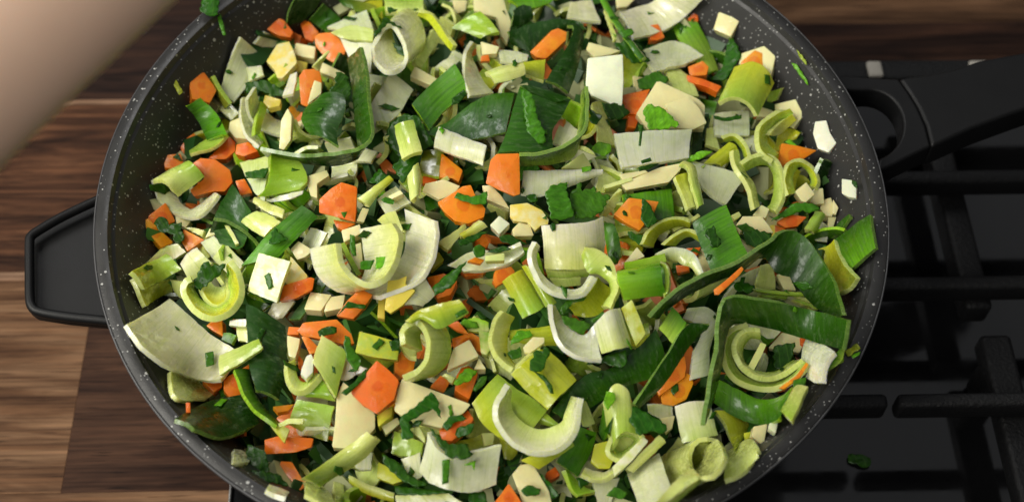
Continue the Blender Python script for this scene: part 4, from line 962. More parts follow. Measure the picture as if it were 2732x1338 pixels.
K("F", "long dark parsley leaf above the tray shaped slice", "D", "370,650 440,630 580,700 500,710 400,690", 11)
K("F", "dark parsley strands between octagon and amber carrot", "D", "60,680 200,620 290,600 200,670 80,722", 10)
L("F", "rounded mid green leaf behind the smooth cream half tube", "HM", "1150,540 1230,560 1275,700 1270,790", "1150,570 1165,680 1185,790 1235,860", (10, 7), 1.5, "v", .6)
P("F", "narrow celeriac stick above the thick celeriac baton", "C", "1265,180 1460,150 1485,165 1300,232", 10, 3)
P("F", "thick white celeriac baton below the large white rectangle", "C", "1280,255 1570,130 1720,100 1730,140 1640,240 1320,300", 13, 5, (0, -.2), .3)
L("F", "flat mid green leek square with a carrot diamond on it", "MH", "1290,335 1480,310 1660,288", "1300,500 1480,525 1682,515", (8, 7), 1.5, "v", .5)
P("F", "amber carrot diamond with a dark parsley blade", "A", "1340,355 1565,385 1530,460 1420,600 1310,540 1225,480", 11, 3, (0, 0), .3)
K("F", "dark parsley blade on the amber carrot diamond", "D", "1440,360 1490,400 1530,470 1550,540 1480,580 1430,520", 14, None, .8, .3)
L("G", "yellow slab half of the split leek stick", "YP", "150,195 190,310 238,442", "235,168 275,290 318,420", (16, 14), 3, "u", .5)
L("G", "pale folded half of the split leek stick", "PE", "178,100 240,130 275,270 320,420", "240,95 295,130 330,260 362,405", (18, 15), 3, "u", 1)
L("F", "yellow leek arc behind the bright lime tube", "YK", "1450,700 1500,600 1620,530 1730,520 1800,550", "1520,730 1560,650 1660,590 1740,570 1792,592", (10, 7), 2.4)
L("F", "thin lower leek arc behind the bright lime tube", "YE", "1610,712 1680,650 1770,608 1850,640", "1690,720 1740,670 1800,650 1872,690", (11, 8), 2)
L("F", "white leek arch joined beside the bright lime tube", "WP", "1540,772 1640,730 1760,735 1850,800 1905,925", "1600,830 1690,830 1740,860 1800,880 1850,935", (15, 12), 2, "v", .8)
P("F", "cream celeriac triangle behind the lime tube's flap", "C", "1300,850 1400,725 1460,795 1350,840", 9, 3)
P("F", "carrot bit glimpsed behind the white arch", "O", "1765,735 1880,725 1840,805", 8, 4)
P("F", "dark carrot seen through the white arch", "O", "1690,860 1790,860 1790,900 1700,920", 6, 3)
P("G", "cream celeriac slice left of the bright green square", "C", "290,790 350,730 420,880 400,920 340,920", 7, 4)
P("J", "pale yellow upright leek baton beside the white cup", "YP", "1070,50 1140,-5 1190,110 1228,210 1165,290", 19, 5, (-.1, -.3), .4)
K("F", "parsley fleck on the white leek boat", "M", "985,130 1060,120 1060,150 990,167", 14, None, .2, .1)
K("F", "small dark parsley fleck on the large white rectangle", "G", "1430,80 1500,55 1512,80 1440,102", 18, None, .2, .1)
K("F", "dark parsley strip under the large white rectangle", "D", "1410,130 1480,110 1570,98 1500,140 1420,160", 15, None, .5, .2)
K("F", "dark parsley leaf by the carrot diamond's lower tip", "D", "1330,610 1450,640 1440,720 1360,670", 8)
K("B", "dark parsley streak hanging down the large white rectangle", "G", "1405,930 1450,935 1440,1000 1430,1090 1412,1088 1420,1000", 19, (0, 0), .2, .1)

# --- towards the stove side wall
L("G", "bright green leek square with wet parsley on it", "MH", "525,403 600,590 692,790", "272,548 345,740 430,948", (21, 16), 2.4, "v", 1.2, .4)
K("G", "wet parsley bit on the bright green leek square", "D", "370,610 430,560 460,640 490,700 420,730 390,660", 23, (0, 0), .8, .7)
L("G", "pointed translucent leek sheet beside the split stick", "V", "270,90 480,130 672,190", "340,270 430,350 528,405", (10, 8), 1.5, "v", -.6)
L("G", "big standing leek ring near the pan wall", "PE", "650,110 740,60 850,60 920,140 952,270 930,400 890,462", "672,165 760,120 830,120 872,190 880,300 855,400 830,425", (14, 8), 2.2)
L("G", "outer wall of the big standing leek ring", "YK", "850,62 925,140 955,270 935,400 892,462", "940,130 985,220 1000,300 980,380 930,440", (12, 5), 1.6)
L("G", "small yellow nested leek slice like a shell by the wall", "YE", "990,335 972,220 988,120 1060,88 1150,130 1208,220 1190,272", "1040,322 1030,200 1050,150 1090,130 1140,180 1165,240 1150,262", (15, 12), 2.4)
L("G", "inner petals of the yellow shell shaped slice", "Y", "1010,330 1020,200 1050,140", "1045,320 1055,220 1085,160", (12, 10), 1.6)
L("G", "back petals of the yellow shell shaped slice", "YK", "1060,180 1110,190 1150,230", "1050,310 1100,300 1150,270", (8, 7), 1.6)
P("G", "cream celeriac cube in front of the yellow shell slice", "C", "1040,310 1125,240 1190,330 1120,390 1090,380", 15, 5, (0, -.1), .3)
P("G", "second cream celeriac cube touching the one by the shell slice", "C", "1180,290 1250,285 1260,400 1190,405 1130,380", 12, 5, (0, -.1), .3)
P("G", "cream celeriac block below the two touching cubes", "C", "1260,370 1310,355 1330,420 1320,495 1260,490 1230,430", 7, 5)
P("G", "shaded celeriac bit at the wall beyond the cubes", "C", "1325,370 1365,430 1345,485 1320,470", 4, 4)
P("G", "carrot chunk under the parsley leaf beside the cubes", "O", "900,540 1000,480 1130,500 1060,570 970,582", 10, 4, (0, -.2))
P("G", "carrot slice above the parsley leaf beside the cubes", "O", "900,450 1030,390 1090,380 980,440", 8, 4)
P("G", "dark carrot below the parsley covered carrot", "O", "890,560 970,590 960,620 890,620", 6, 4)
K("G", "large parsley leaf across the carrots beside the cubes", "H", "860,530 950,460 1030,400 1170,400 1230,440 1150,470 1100,450 1000,490", 13, None, 1, .4)
P("G", "cut cornered cream celeriac slab above the arched leaf", "C", "600,560 650,495 790,495 850,570 880,620 760,612 630,607", 12, 4, (0, -.1), .3)
P("G", "cream celeriac stick poking from the cut cornered slab", "C", "720,490 790,410 850,440 820,510", 10, 4)
P("G", "small pale green leek bit behind the cut cornered slab", "P", "560,490 620,460 640,490 590,522", 9, 3)
L("G", "striped green leek stalk lying below the celeriac blocks", "E", "1190,460 1150,520 1110,590", "1268,495 1230,560 1180,632", (12, 11), 3, "u", 1.5)
L("G", "pale leek slice under the striped green stalk", "V", "1240,530 1290,570", "1160,640 1200,680 1280,690", (7, 5), 2)
P("G", "cream celeriac wedge at the wall under the block", "C", "1290,500 1350,500 1320,600 1285,570", 4, 4)
L("G", "dark narrow leek strip lying on the bare pan wall", "H", "1440,480 1340,570 1290,640", "1452,500 1380,600 1312,662", 3, 1.5)
L("G", "wet green leek leaf spread on the pan wall next to the rim", "HM", "1600,480 1480,560 1330,670", "1645,730 1560,800 1450,890", (9, 6), 1.8, "v", .5)
L("G", "dull yellow leek piece leaning against the wet wall leaf", "YK", "1330,670 1370,800 1430,890 1500,960", "1212,740 1260,870 1320,1000 1370,1062", (13, 11), 2.2, "u", -1)
L("G", "long dark leek leaf arching high over the stove side of the heap", "HG", "-40,1255 60,1150 200,1030 400,935 640,835 860,690 960,612 1060,608 1160,700 1260,850 1340,1040 1395,1235", "15,1262 100,1180 230,1090 420,1000 660,905 800,800 900,920 1000,950 1060,1030 1120,1100 1200,1180 1360,1262", (26, 15), 1.5, "v", 0, .5)
K("G", "dark parsley cluster behind the arching leaf's top", "D", "640,610 730,600 860,620 870,660 760,730 680,710 660,650", 17, None, 1.4, .8)
P("G", "thin carrot sliver resting against the arching dark leaf", "O", "430,1045 540,960 640,870 657,890 620,940 470,1082 440,1080", 27, 2, (0, -.2), .3)
L("G", "pale leek sheet inside the arching leaf's loop", "V", "590,980 690,910 780,870", "620,1010 700,1020 760,1020", (7, 5), 1.6)
P("G", "cream celeriac chunk inside the arching leaf's loop", "C", "900,930 990,920 1050,1050 960,1045", 8, 4)
L("G", "bundle of fibrous leek threads inside the arching leaf's loop", "P", "780,860 820,850 870,855", "740,1030 810,1050 890,1040", (10, 8), 1.6, "v", 1, 1)
K("G", "toothed parsley leaf under the carrot sliver", "D", "580,1010 670,950 660,990 740,1010 720,1060 620,1062", 12, None, 1, .9)
L("G", "upper pale green stem inside the two dark arches", "E", "730,1035 900,1052 1092,1062", "760,1060 950,1092 1102,1098", (14, 13), 2, "u", .8)
L("G", "lower pale green stem inside the two dark arches", "E", "760,1078 880,1080 985,1092", "800,1100 890,1110 972,1117", 12, 2, "u", .8)
L("G", "yellow green leek slip behind the lower dark arch", "E", "1020,1110 1130,1140 1222,1185", "1050,1132 1150,1172 1202,1192", 12, 2)
L("K", "dark frosted leek strip folded into a standing arch, nearest the stove", "HG", "1192,125 1000,68 800,23 620,-2 500,-17 430,10 402,120 387,300 352,500 308,785", "1165,307 1000,262 800,202 640,162 510,145 456,180 440,260 412,420 382,560 332,725", (29, 17), 1.5, "v", 0, .4)
L("K", "glossy green leek loop at the foot of the standing arch", "MH", "395,495 520,560 660,622 780,600 850,540", "360,640 480,722 640,777 765,742 805,660", (15, 9), 1.5, "v", .5)
L("K", "thick nested leek slice curled like a C under the arch", "EP", "585,170 480,200 436,300 456,420 550,510 700,542 830,500 942,390", "592,195 512,235 480,310 500,410 580,480 700,510 800,478 912,370", (18, 15), 3)
L("K", "inner layer of the nested C shaped slice", "PE", "655,200 560,200 508,265 510,350 560,430 650,472 770,460 912,370", "655,245 592,240 548,300 552,370 600,420 680,448 760,436 862,378", (20, 15), 2.4)
L("K", "green outer flank of the nested C shaped slice", "MH", "452,425 555,520 700,548 805,525", "428,492 560,562 680,577 785,552", (15, 9), 2)
P("K", "thin carrot curl along the nested C shaped slice", "A", "768,550 880,470 940,388 956,400 905,480 800,556", 19, 1.5, (0, 0), .2)
P("K", "pale upright leek stick inside the C shaped slice", "P", "657,262 692,278 660,350 612,440 568,430 610,350", 17, 4, (0, -.1), .3)
L("K", "shaded side of the upright stick in the C slice", "V", "690,330 660,400 645,440", "705,360 695,410 680,450", (10, 8), 2)
K("K", "dark parsley leaf inside the C shaped slice", "N", "740,290 870,265 850,360 800,440 740,420", 11, None, .8, .6)
L("K", "pale sheet under the standing arch's fold", "V", "560,140 680,150 790,185", "650,210 700,240 740,240", (8, 6), 1.6)
P("K", "dim celeriac slice behind the C shaped slice", "C", "790,200 940,240 900,330 700,300", 6, 3)
P("K", "tiny carrot bit beside the lined white leek end", "O", "905,230 945,230 935,290 910,270", 9, 3)
L("K", "lined white leek end hanging at the pan wall", "W", "945,235 1030,265 1118,320", "920,470 980,510 1040,522", (14, 9), 2, "u", 1.5)
L("K", "lime leek scrap between the lined white end and the wall", "ME", "1160,275 1110,370 1060,460", "1185,310 1160,380 1085,445", (8, 5), 1.8)
K("K", "dark parsley leaf at the lined white end's foot", "H", "860,500 940,480 930,560 900,600 860,560", 13, None, .8, .2)
L("K", "striped pale leek stick below the lined white end", "PE", "950,540 905,640 850,756", "865,575 820,640 775,692", (12, 10), 2, "u", 2)
L("K", "white leek curve behind the standing arch's leg", "WV", "170,110 250,145 290,200 240,330 215,500", "200,52 320,42 387,120 340,300 330,470", (12, 9), 2, "v", .8)
L("K", "small mid green leek block on the dark slanting strip", "ME", "105,43 150,95 192,150", "18,175 60,220 110,278", (19, 17), 2.6, "v", 1)
L("K", "dark pointed leek strip slanting down towards the carrot", "GH", "337,163 200,150 100,300 0,450 -130,650", "300,195 235,262 135,405 25,560 -110,685", (20, 16), 1.5, "v", .6)
P("K", "bright carrot piece beside the dark slanting strip, upper of two", "O", "100,400 180,350 190,420 180,480 20,600 0,560", 11, 4)
P("K", "rounded carrot piece under the dark slanting strip, lower of two", "A", "160,440 220,470 235,520 190,620 110,660 40,650 30,600", 10, 4)
L("K", "smooth white leek roll below the rounded carrot", "WP", "115,662 200,640 338,632", "165,895 270,872 388,842", (13, 11), 2.2, "v", -.4, .3, None, 2)
L("K", "large pale leek cone open at the top, near the front rim", "P", "320,853 245,880 206,960 212,1045 268,1115 350,1125 424,1062 446,970 402,880 320,853", "125,935 50,962 11,1042 17,1127 73,1200 155,1210 229,1147 251,1055 207,962 125,935", (19, 2), 1.8)
L("K", "stack of thin pale leek slats against the large cone, upper slat", "P", "230,1048 130,1122 0,1262", "275,1090 160,1185 60,1270", (22, 20), 1.8)
L("K", "lower slat against the large pale cone", "PE", "272,1112 180,1182 60,1272", "285,1132 220,1192 130,1272", (20, 17), 1.8)
L("K", "tapered yellow green leek wedge below the glossy loop", "YK", "375,685 440,780 470,880 490,937", "505,712 580,770 570,830 520,900", (9, 6), 2, "u", .8)
P("K", "small yellow leek bit beside the tapered wedge", "Y", "550,830 600,820 590,862 560,872", 7, 3)
L("K", "pale leek slice lying near the front wall beside the cone", "P", "440,950 530,890 600,868 650,930", "430,1120 510,1090 580,1040 645,985", (7, 5), 2, "v", 1)
P("K", "cream celeriac slice by the wall below the glossy loop", "C", "610,790 700,772 672,912 600,850", 6, 4)
P("K", "grey leek bit by the wall beyond the cream slice", "V", "710,770 770,732 750,832 705,800", 5, 3)
K("K", "parsley scrap between the white roll and the green tube", "D", "-10,770 60,775 65,800 20,842", 12)
K("K", "yellowish parsley scrap stuck on the bare inner wall by the stove", "K", "1180,320 1260,270 1280,300 1200,350", 1, (-.5, .2), .4, .5)
K("K", "lime parsley curl stuck below the yellowish scrap on the wall", "M", "1220,350 1280,320 1270,340 1235,362", 1.5, (-.5, .2), .4, .4)
P("K", "small cream celeriac bit below the rounded carrot", "C", "20,740 120,720 100,800 60,832", 8, 4)
P("G", "lone white celeriac cube stuck on the pan wall with a parsley scrap", "W", "1390,215 1465,225 1500,270 1498,360 1440,350 1390,325", 4, 4, (-.5, 0), .4)
K("G", "parsley scrap on the corner of the lone wall cube", "D", "1465,225 1500,235 1505,290 1480,270", 5.5, (-.5, 0), .3, .4)

# --- front, below the side handle
L("H", "large wide pale lined leek sheet curving across the near wall", "VW", "795,150 900,300 1060,415 1180,475 1290,500 1377,490", "1060,-10 1165,80 1300,200 1400,262 1460,298 1475,340", (11, 10), 2, "v", -1.2)
L("I", "bright mint green tip of the wide lined leek sheet", "PE", "-35,472 60,412 235,302", "-35,345 70,300 215,240", (18, 17), 2.2, "u", .6)
L("H", "shaded pale leek curl under the wide lined sheet", "P", "1070,440 1080,560 1140,620 1280,632", "1200,470 1255,520 1300,560 1345,580", (4, 1), 2)
P("H", "carrot chunk behind the wide lined sheet", "O", "1290,160 1340,115 1390,120 1395,225 1330,190", 8, 5)
P("H", "carrot corner under the wide lined sheet's tip", "O", "1260,500 1390,490 1390,540 1340,572", 5, 4)
P("H", "large shaded carrot under the mint green tip", "O", "1400,490 1560,400 1560,450 1500,600 1440,612 1400,560", 5, 5)
L("H", "broad dark green leaf lying flat by the near rim", "GN", "1095,740 1290,640 1500,590", "1220,805 1415,853 1625,770", (6, 5), 1.5, "u", .8)
P("H", "tiny carrot sliver at the flat dark leaf's edge", "O", "1163,640 1190,640 1192,702 1165,702", 5, 2)
K("H", "square parsley fleck on the wide lined leek sheet", "H", "1283,330 1335,320 1341,400 1290,417", 13, (0, 0), .2, .1)
L("H", "small green leek cube behind the mint green tip", "MH", "1400,205 1440,205 1478,220", "1385,245 1420,262 1450,277", 11, 3)
L("I", "white T shaped leek bit beside the dark tall leaf", "W", "28,125 80,118 132,120", "25,155 80,160 132,167", 15, 2)
L("I", "white stub under the T shaped leek bit", "P", "72,168 140,170", "82,252 142,265", 12, 3)
L("I", "tall dark blue green leaf standing with a frosted top", "GN", "128,18 140,200 150,400 200,560", "377,160 388,300 380,450 340,620", (15, 9), 1.6, "v", 1.2)
L("I", "curved bright green leaf strip below the mint green tip", "MG", "60,430 120,580 200,690 330,780", "150,430 170,540 250,680 350,762", (17, 12), 1.5)
P("I", "pale yellow tip of the curved bright green strip", "YP", "253,713 340,775 406,805 372,892 290,790", 15, 2, (0, 0), .3)
L("I", "thin curled leek thread on the pale yellow tip", "P", "335,772 400,742 492,740", "343,792 410,772 492,776", 18, 1.4)
L("I", "dim olive lined leek piece beside the yellow tip", "EK", "450,620 570,640 682,660", "400,780 520,840 640,882", (10, 7), 1.8, "v", 1)
P("I", "long carrot bar below the pale yellow tip", "O", "248,872 330,850 555,862 540,920 440,952 250,964", 10, 4, (0, -.35), .3)
P("I", "carrot stick low by the near wall", "O", "350,1005 420,1010 510,1160 470,1190 400,1110 340,1050", 4, 5)
P("I", "shaded carrot end under the long carrot bar", "O", "270,970 350,980 340,1040 280,1030", 3, 4)
P("I", "amber carrot strip beside the olive lined leek", "A", "300,665 430,650 400,690 330,702", 6, 3)
L("I", "curved rim of the green leek cup beside the parallelogram", "PE", "388,390 400,500 450,565 520,545 592,465", "440,370 450,470 480,510 520,500 570,450", (15, 12), 3)
L("I", "smooth lime flank of the green leek cup", "LE", "450,575 530,552 600,480", "560,602 640,622 692,632", (13, 10), 2, "v", 1)
P("I", "white blob of leek in the green leek cup", "W", "480,430 510,350 540,335 555,370 550,450 510,490 475,460", 17, 4, (0, 0), .8)
P("I", "yellow celeriac bit above the green leek cup", "C", "390,220 470,240 460,300 440,360 400,350 390,280", 13, 4)
L("I", "pale green leek parallelogram with a parsley fleck", "PE", "605,218 575,300 547,386", "770,325 730,470 695,610", (18, 14), 2.2, "v", .8)
K("I", "parsley fleck on the pale green parallelogram", "G", "668,410 690,420 695,460 675,450", 19, (0, 0), .1, .1)
L("I", "white leek wedge behind the pink tinted carrot diamond", "W", "760,360 820,400 890,430", "720,500 770,500 820,470", (11, 10), 2)
P("I", "large irregular carrot slab with a dark parsley flake", "O", "455,190 490,140 700,120 790,210 810,270 760,280 640,250 480,220", 13, 4, (0, -.15), .3)
P("I", "narrow carrot stick under the large irregular slab", "O", "480,230 510,215 580,290 570,330 530,335", 14, 4)
P("I", "carrot end behind the large irregular slab", "O", "400,165 470,170 460,215 390,215", 9, 4)
P("I", "shaded carrot beside the green leek cup", "O", "455,330 490,380 480,440 460,420", 9, 4)
K("I", "dark parsley flake on the large irregular carrot slab", "D", "580,195 640,165 700,170 700,200 650,215 590,227", 16, (0, 0), .5, .4)
P("I", "bright yellow leek bar with a parsley flake on its end", "YE", "845,195 960,225 1092,265 1080,375 940,358 815,327", 18, 4, (0, -.15), .4)
K("I", "parsley flake on the bright yellow bar's end", "G", "1025,255 1095,250 1090,315 1045,317", 20, (0, -.1), .3, .1)
K("I", "pointed parsley leaf beside the bright yellow bar", "H", "750,220 780,230 790,290 850,360 850,400 820,450 770,380 745,290", 17, None, 1, .3)
K("I", "dark parsley band along the pink tinted diamond's edge", "D", "728,580 820,500 883,430 882,480 790,570 760,595", 20, (0, 0), .4, .2)
P("I", "pink tinted carrot diamond in the near middle", "O", "950,375 1020,430 1090,500 1060,620 950,712 870,660 785,575 880,460", 19, 5, (-.05, -.15), .3)
P("I", "rounded carrot piece inside the ridged leek ring", "O", "1110,310 1195,370 1180,440 1110,490 1065,450 1070,370", 12, 5)
L("I", "thick ridged pale green leek ring in the near middle", "PE", "1095,285 1092,200 1130,142 1200,122 1262,190 1288,290 1270,385 1210,465 1120,502", "1205,325 1188,235 1212,170 1300,118 1382,160 1417,270 1406,372 1332,462 1195,510", (24, 16), 3)
L("I", "inner face of the thick ridged leek ring", "P", "1098,285 1145,345 1198,352", "1190,225 1205,290 1200,345", (14, 11), 2)
L("I", "yellow leek tube capping the thick ridged ring", "YE", "1128,128 1210,65 1330,25 1467,-5", "1180,128 1260,118 1338,182 1530,80", (26, 24), 2.4, "v", 1.5)
K("I", "dark parsley flake on the yellow capping tube", "H", "1440,85 1500,53 1517,75 1450,112", 28, (0, 0), .3, .1)
P("I", "cream celeriac quadrilateral beside the ridged ring", "C", "1430,300 1530,245 1590,350 1480,400 1388,440", 13, 4, (0, -.1), .3)
P("I", "small cream celeriac bit beyond the quadrilateral", "C", "1590,360 1635,430 1560,432", 10, 4)
P("I", "carrot slice curving behind the cream quadrilateral", "O", "1420,240 1540,200 1620,250 1610,330 1570,310 1540,250 1430,300", 10, 4)
P("I", "pale orange carrot shard under the capping tube", "O", "1390,150 1460,130 1527,212 1450,190", 14, 2)
L("I", "pale lime leek flap beyond the carrot shard", "LP", "1490,130 1570,110 1650,140", "1520,190 1590,195 1650,190", 11, 2)
P("I", "carrot chunk covered by parsley stems in the near middle", "O", "1480,420 1530,410 1585,460 1530,620 1440,560 1450,470", 9, 5)
K("I", "parsley stems lying on the carrot in the near middle", "M", "1430,520 1500,430 1580,440 1540,500 1450,532", 13, None, .8, .5)
K("I", "short parsley stem beside the large yellow front tube", "H", "1550,560 1600,480 1642,470 1630,520 1570,572", 13, None, .6, .2)
P("I", "small carrot tip below the ridged ring", "O", "1290,535 1350,470 1410,510 1370,580 1300,552", 11, 4)
P("I", "pale leek chip beside the small carrot tip", "P", "1290,530 1380,455 1440,485 1420,520 1350,480", 10, 2)
P("I", "large cream celeriac triangle with dark parsley across it", "C", "1110,490 1300,560 1540,650 1500,700 1360,800 1240,770 1100,720 1060,690 1080,560", 15, 4, (0, -.1), .3)
K("I", "dark parsley leaf draped across the large cream triangle", "D", "1100,730 1200,660 1290,575 1330,620 1355,740 1300,680 1220,720 1150,760 1180,860 1110,870 1100,790", 18, (0, -.1), 1, .5)
P("I", "carrot chunk wrapped by parsley below the cream triangle", "O", "1520,685 1555,740 1530,790 1420,880 1350,870 1340,810 1450,760", 11, 4)
K("I", "curled parsley leaf on the wrapped carrot, upper one", "D", "1360,790 1400,730 1480,715 1512,740 1430,770 1390,817", 15, None, .8, .4)
K("I", "parsley leaf on the wrapped carrot, lower one", "D", "1450,800 1560,770 1540,830 1460,865 1440,840", 14, None, .8, .5)
P("I", "tall cream celeriac slab with an orange side edge", "C", "700,600 740,510 800,560 940,710 940,800 880,870 800,930 670,920 690,760", 12, 5, (0, -.1), .3)
L("I", "pale leek strip draped over the tall celeriac slab", "PE", "890,820 700,960 497,1110", "977,877 850,1010 602,1160", (17, 13), 2.2, "u", 2)
L("I", "pale leek curl at the draped strip's lower end", "P", "500,1110 540,1140 602,1155", "500,1210 600,1270 690,1270", (11, 6), 2, "v", 1)
L("I", "white leek corner behind the draped strip", "W", "800,965 860,960 920,950", "820,1050 860,1058 912,1056", 9, 2)
L("I", "pale leek end near the front rim below the draped strip", "P", "680,1130 740,1150", "690,1270 750,1270", 5, 2)
P("I", "yellow leek block beside the pink tinted diamond", "YB", "950,720 1050,660 1045,720 960,792", 10, 4)
P("I", "cream celeriac bit below the yellow block", "C", "980,790 1080,730 1095,770 1010,842", 8, 4)
L("I", "dull pale leek sheet under the large cream triangle", "E", "1060,820 1150,850 1240,890", "1040,955 1130,975 1230,970", 5, 2)
L("I", "pale leek sheet left of the front leek tray", "V", "1098,990 1160,975 1222,950", "1170,1133 1200,1120 1232,1100", 7, 2)
P("I", "yellow green leek block half under dark parsley at the front", "Y", "960,1010 1060,1060 1110,1130 1050,1150 950,1110", 6, 4)
K("I", "long dark parsley stem running past the yellow green block", "G", "980,960 1080,1010 1160,1100 1280,1150 1200,1170 1100,1120 1000,1030", 11, None, 1, .4)
L("I", "yellowish lined leek strip near the front rim", "PY", "778,1090 900,1150 1062,1205", "780,1140 880,1210 1060,1265", (6, 5), 2, "v", .6)
K("I", "thin dark parsley strip beneath the front leek tray", "D", "1060,1160 1250,1180 1405,1200 1250,1215 1080,1217", 9, None, .6, .4)
L("I", "wide white leek tray with parsley on it at the front", "WV", "1268,830 1330,930 1430,985 1570,948 1730,908", "1213,1070 1290,1148 1430,1192 1570,1198 1698,1152", (19, 14), 2, "v", -.8)
K("I", "upright dark parsley strip on the front leek tray", "H", "1360,1000 1410,995 1400,1140 1360,1152", 20, (0, -.2), .2, .1)
K("I", "arrow shaped parsley fleck on the front leek tray", "M", "1495,1030 1570,1000 1560,1067 1545,1030", 20, (0, -.1), .2, .2)
K("I", "large parsley leaf over the front leek tray's back edge", "G", "1280,800 1400,900 1500,900 1555,960 1500,995 1400,980 1340,900", 21, (0, 0), 1, .6)
P("I", "pale pointed leek chip above the front leek tray", "P", "1170,740 1200,760 1252,860 1250,892 1190,840", 15, 2)
L("I", "pale leek strip at the bottom under the front tray", "PW", "1070,1222 1250,1215 1400,1208", "1070,1275 1250,1275 1500,1275", 9, 2)
K("I", "dark parsley piece at the bottom under the front tray", "D", "1530,1210 1620,1190 1650,1275 1530,1275", 11)
L("I", "dim pale leek bit low by the near rim under the flat dark leaf", "V", "60,930 120,940 172,965", "50,1010 100,1020 150,1010", 1, 2)
K("I", "dark herbs in the shade by the near rim", "N", "140,900 250,940 280,1060 200,1100 130,1030", 3, None, 1.5)
K("I", "dark parsley strands low along the near rim", "N", "160,1060 330,1080 400,1160 250,1132", 2, None, 1.5)
L("I", "shaded pale leek slip along the near rim", "V", "280,1148 340,1170 402,1200", "260,1185 320,1215 380,1233", 1, 2)

# --- front middle and front stove side
L("J", "yellow leek curl like a bracket beside the front carrots", "PY", "340,72 290,140 262,250 300,350 400,425", "405,105 370,190 360,290 385,365 418,405", (17, 12), 2.6)
L("J", "yellow leek stalk running behind the bracket curl", "Y", "375,190 530,172 662,155", "372,252 540,287 692,282", (10, 9), 2.4, "u", 1.2)
K("J", "parsley stem bit inside the bracket curl", "M", "385,250 420,195 500,190 520,220 450,250 380,282", 13, None, .8, .4)
P("J", "small cream celeriac chunk on top of the large yellow front tube", "C", "458,295 520,230 592,233 592,265 500,332 470,325", 17, 4, (0, 0), .4)
K("J", "parsley bit under the small cream chunk", "H", "360,330 440,290 452,350 390,372", 13)
L("J", "large yellow leek tube with a parsley leaf on it at the front", "Y", "385,465 490,580 612,687", "600,290 700,390 797,500", (18, 17), 2.4, "u", 3)
L("J", "pale end of the large yellow front tube", "P", "383,466 470,360 598,290", "412,405 500,322 590,270", (17, 15), 2)
K("J", "dark toothed parsley leaf on the large yellow front tube", "D", "500,400 540,310 580,320 590,290 630,320 600,390 570,445 500,437", 24, (0, 0), .5, .6)
K("J", "bent dark parsley strip on the large yellow front tube", "D", "525,445 590,470 640,530 652,585 630,582 590,505", 24, (0, 0), .3, .1)
L("J", "broad yellow green leek half tube behind the white half moon", "YE", "140,645 200,765 310,860 440,922", "300,460 420,555 520,610 607,690", (12, 11), 2.4, "v", 1.5, .4)
L("J", "inner yellow layer behind the white half moon", "YE", "400,560 520,640 682,772", "430,692 540,762 660,802", (10, 9), 2, "u", .8)
L("J", "dim yellow leek below the broad half tube", "YK", "310,860 370,890 432,905", "340,992 380,1000 422,960", (6, 4), 2)
L("J", "smooth white leek half moon cup, the brightest piece at the front", "WP", "380,546 305,660 312,770 408,892 540,947 672,922 765,822 792,700 802,608", "392,560 385,640 405,702 470,770 560,803 640,795 702,758 714,712 760,600", (23, 16), 2.6, "v", -.6)
P("J", "small yellow leek bit beside the white half moon", "Y", "780,740 826,713 816,767 785,782", 17, 2, (0, 0), .3)
L("J", "pale leek flap behind the white half moon's end", "P", "800,650 825,610 850,620", "830,790 870,790 912,772", (13, 10), 2)
L("J", "yellow lime leek strip in front of the white half moon", "YE", "443,1000 600,932 757,868", "560,1057 660,992 780,913", (17, 15), 2.4, "u", .8)
L("J", "wide dark leek leaf winding through the front middle", "GH", "640,690 740,570 860,460 1000,430 1150,320 1290,180", "720,760 850,690 960,620 1100,540 1280,480 1352,395", (13, 11), 1.5, "v", 1.2)
K("J", "wet green parsley leaf on the winding dark leaf", "G", "850,400 970,350 1100,310 1112,380 1080,420 950,392", 16, None, 1.2, .5)
L("J", "white leek cup with a pointed tip", "W", "638,26 658,160 703,275 800,347 952,367", "656,33 722,145 792,205 850,217 907,150", (20, 13), 1.8, "v", -1)
L("J", "rounded white leek roll joined to the pointed cup", "WP", "898,150 970,80 1067,50", "948,336 1050,312 1140,290", (20, 17), 2, "v", 0, .3, None, 4)
K("J", "parsley leaf tucked in the pointed white cup", "H", "700,100 770,110 880,150 840,217 780,190 720,152", 21, None, 1, .6)
K("J", "thin parsley blade beside the rounded white roll", "H", "880,130 960,70 972,85 900,142", 21, None, .3, .2)
L("J", "pale green leek tube with an open lower end at the front", "PE", "958,640 985,560 1040,533 1120,580 1168,670", "1003,942 1028,870 1085,833 1150,840 1198,862", (17, 15), 2, "v", 0, .3, None, 4)
L("J", "open lower ring of the pale green front tube", "PE", "1003,942 1030,872 1088,835 1158,843 1198,870 1152,922 1072,987 1020,972 1003,942", "1034,905 1052,874 1092,858 1138,864 1150,882 1120,912 1080,942 1048,937 1034,905", (17, 10), 1.8)
L("J", "pale inside of the front tube seen through its open end", "P", "1010,935 1045,878 1105,850 1192,866", "1065,985 1105,972 1152,925 1190,880", (9, 8), 1.4)
K("J", "green parsley patch on the pale green front tube", "M", "980,570 1030,580 1040,620 990,690 962,642", 22, None, .5, .1)
K("J", "big dark parsley leaf beside the pale green front tube", "D", "1110,700 1150,665 1230,700 1290,740 1355,780 1340,830 1250,820 1190,850 1140,780", 20, None, 1.2, .7)
L("J", "mid green leaf edge hugging the pale green front tube", "MH", "962,660 975,730 992,800", "930,800 940,850 962,882", (13, 9), 1.6)
P("J", "yellow leek stub below the pale green front tube", "Y", "905,900 985,880 1042,960 1000,1052 930,1052 883,1012", 13, 5, (0, -.2), .6)
P("J", "white leek stick slanting in front of the tube's open end", "WP", "1018,1042 1120,942 1212,853 1242,880 1140,1002 1030,1102", 19, 3, (0, 0), .4)
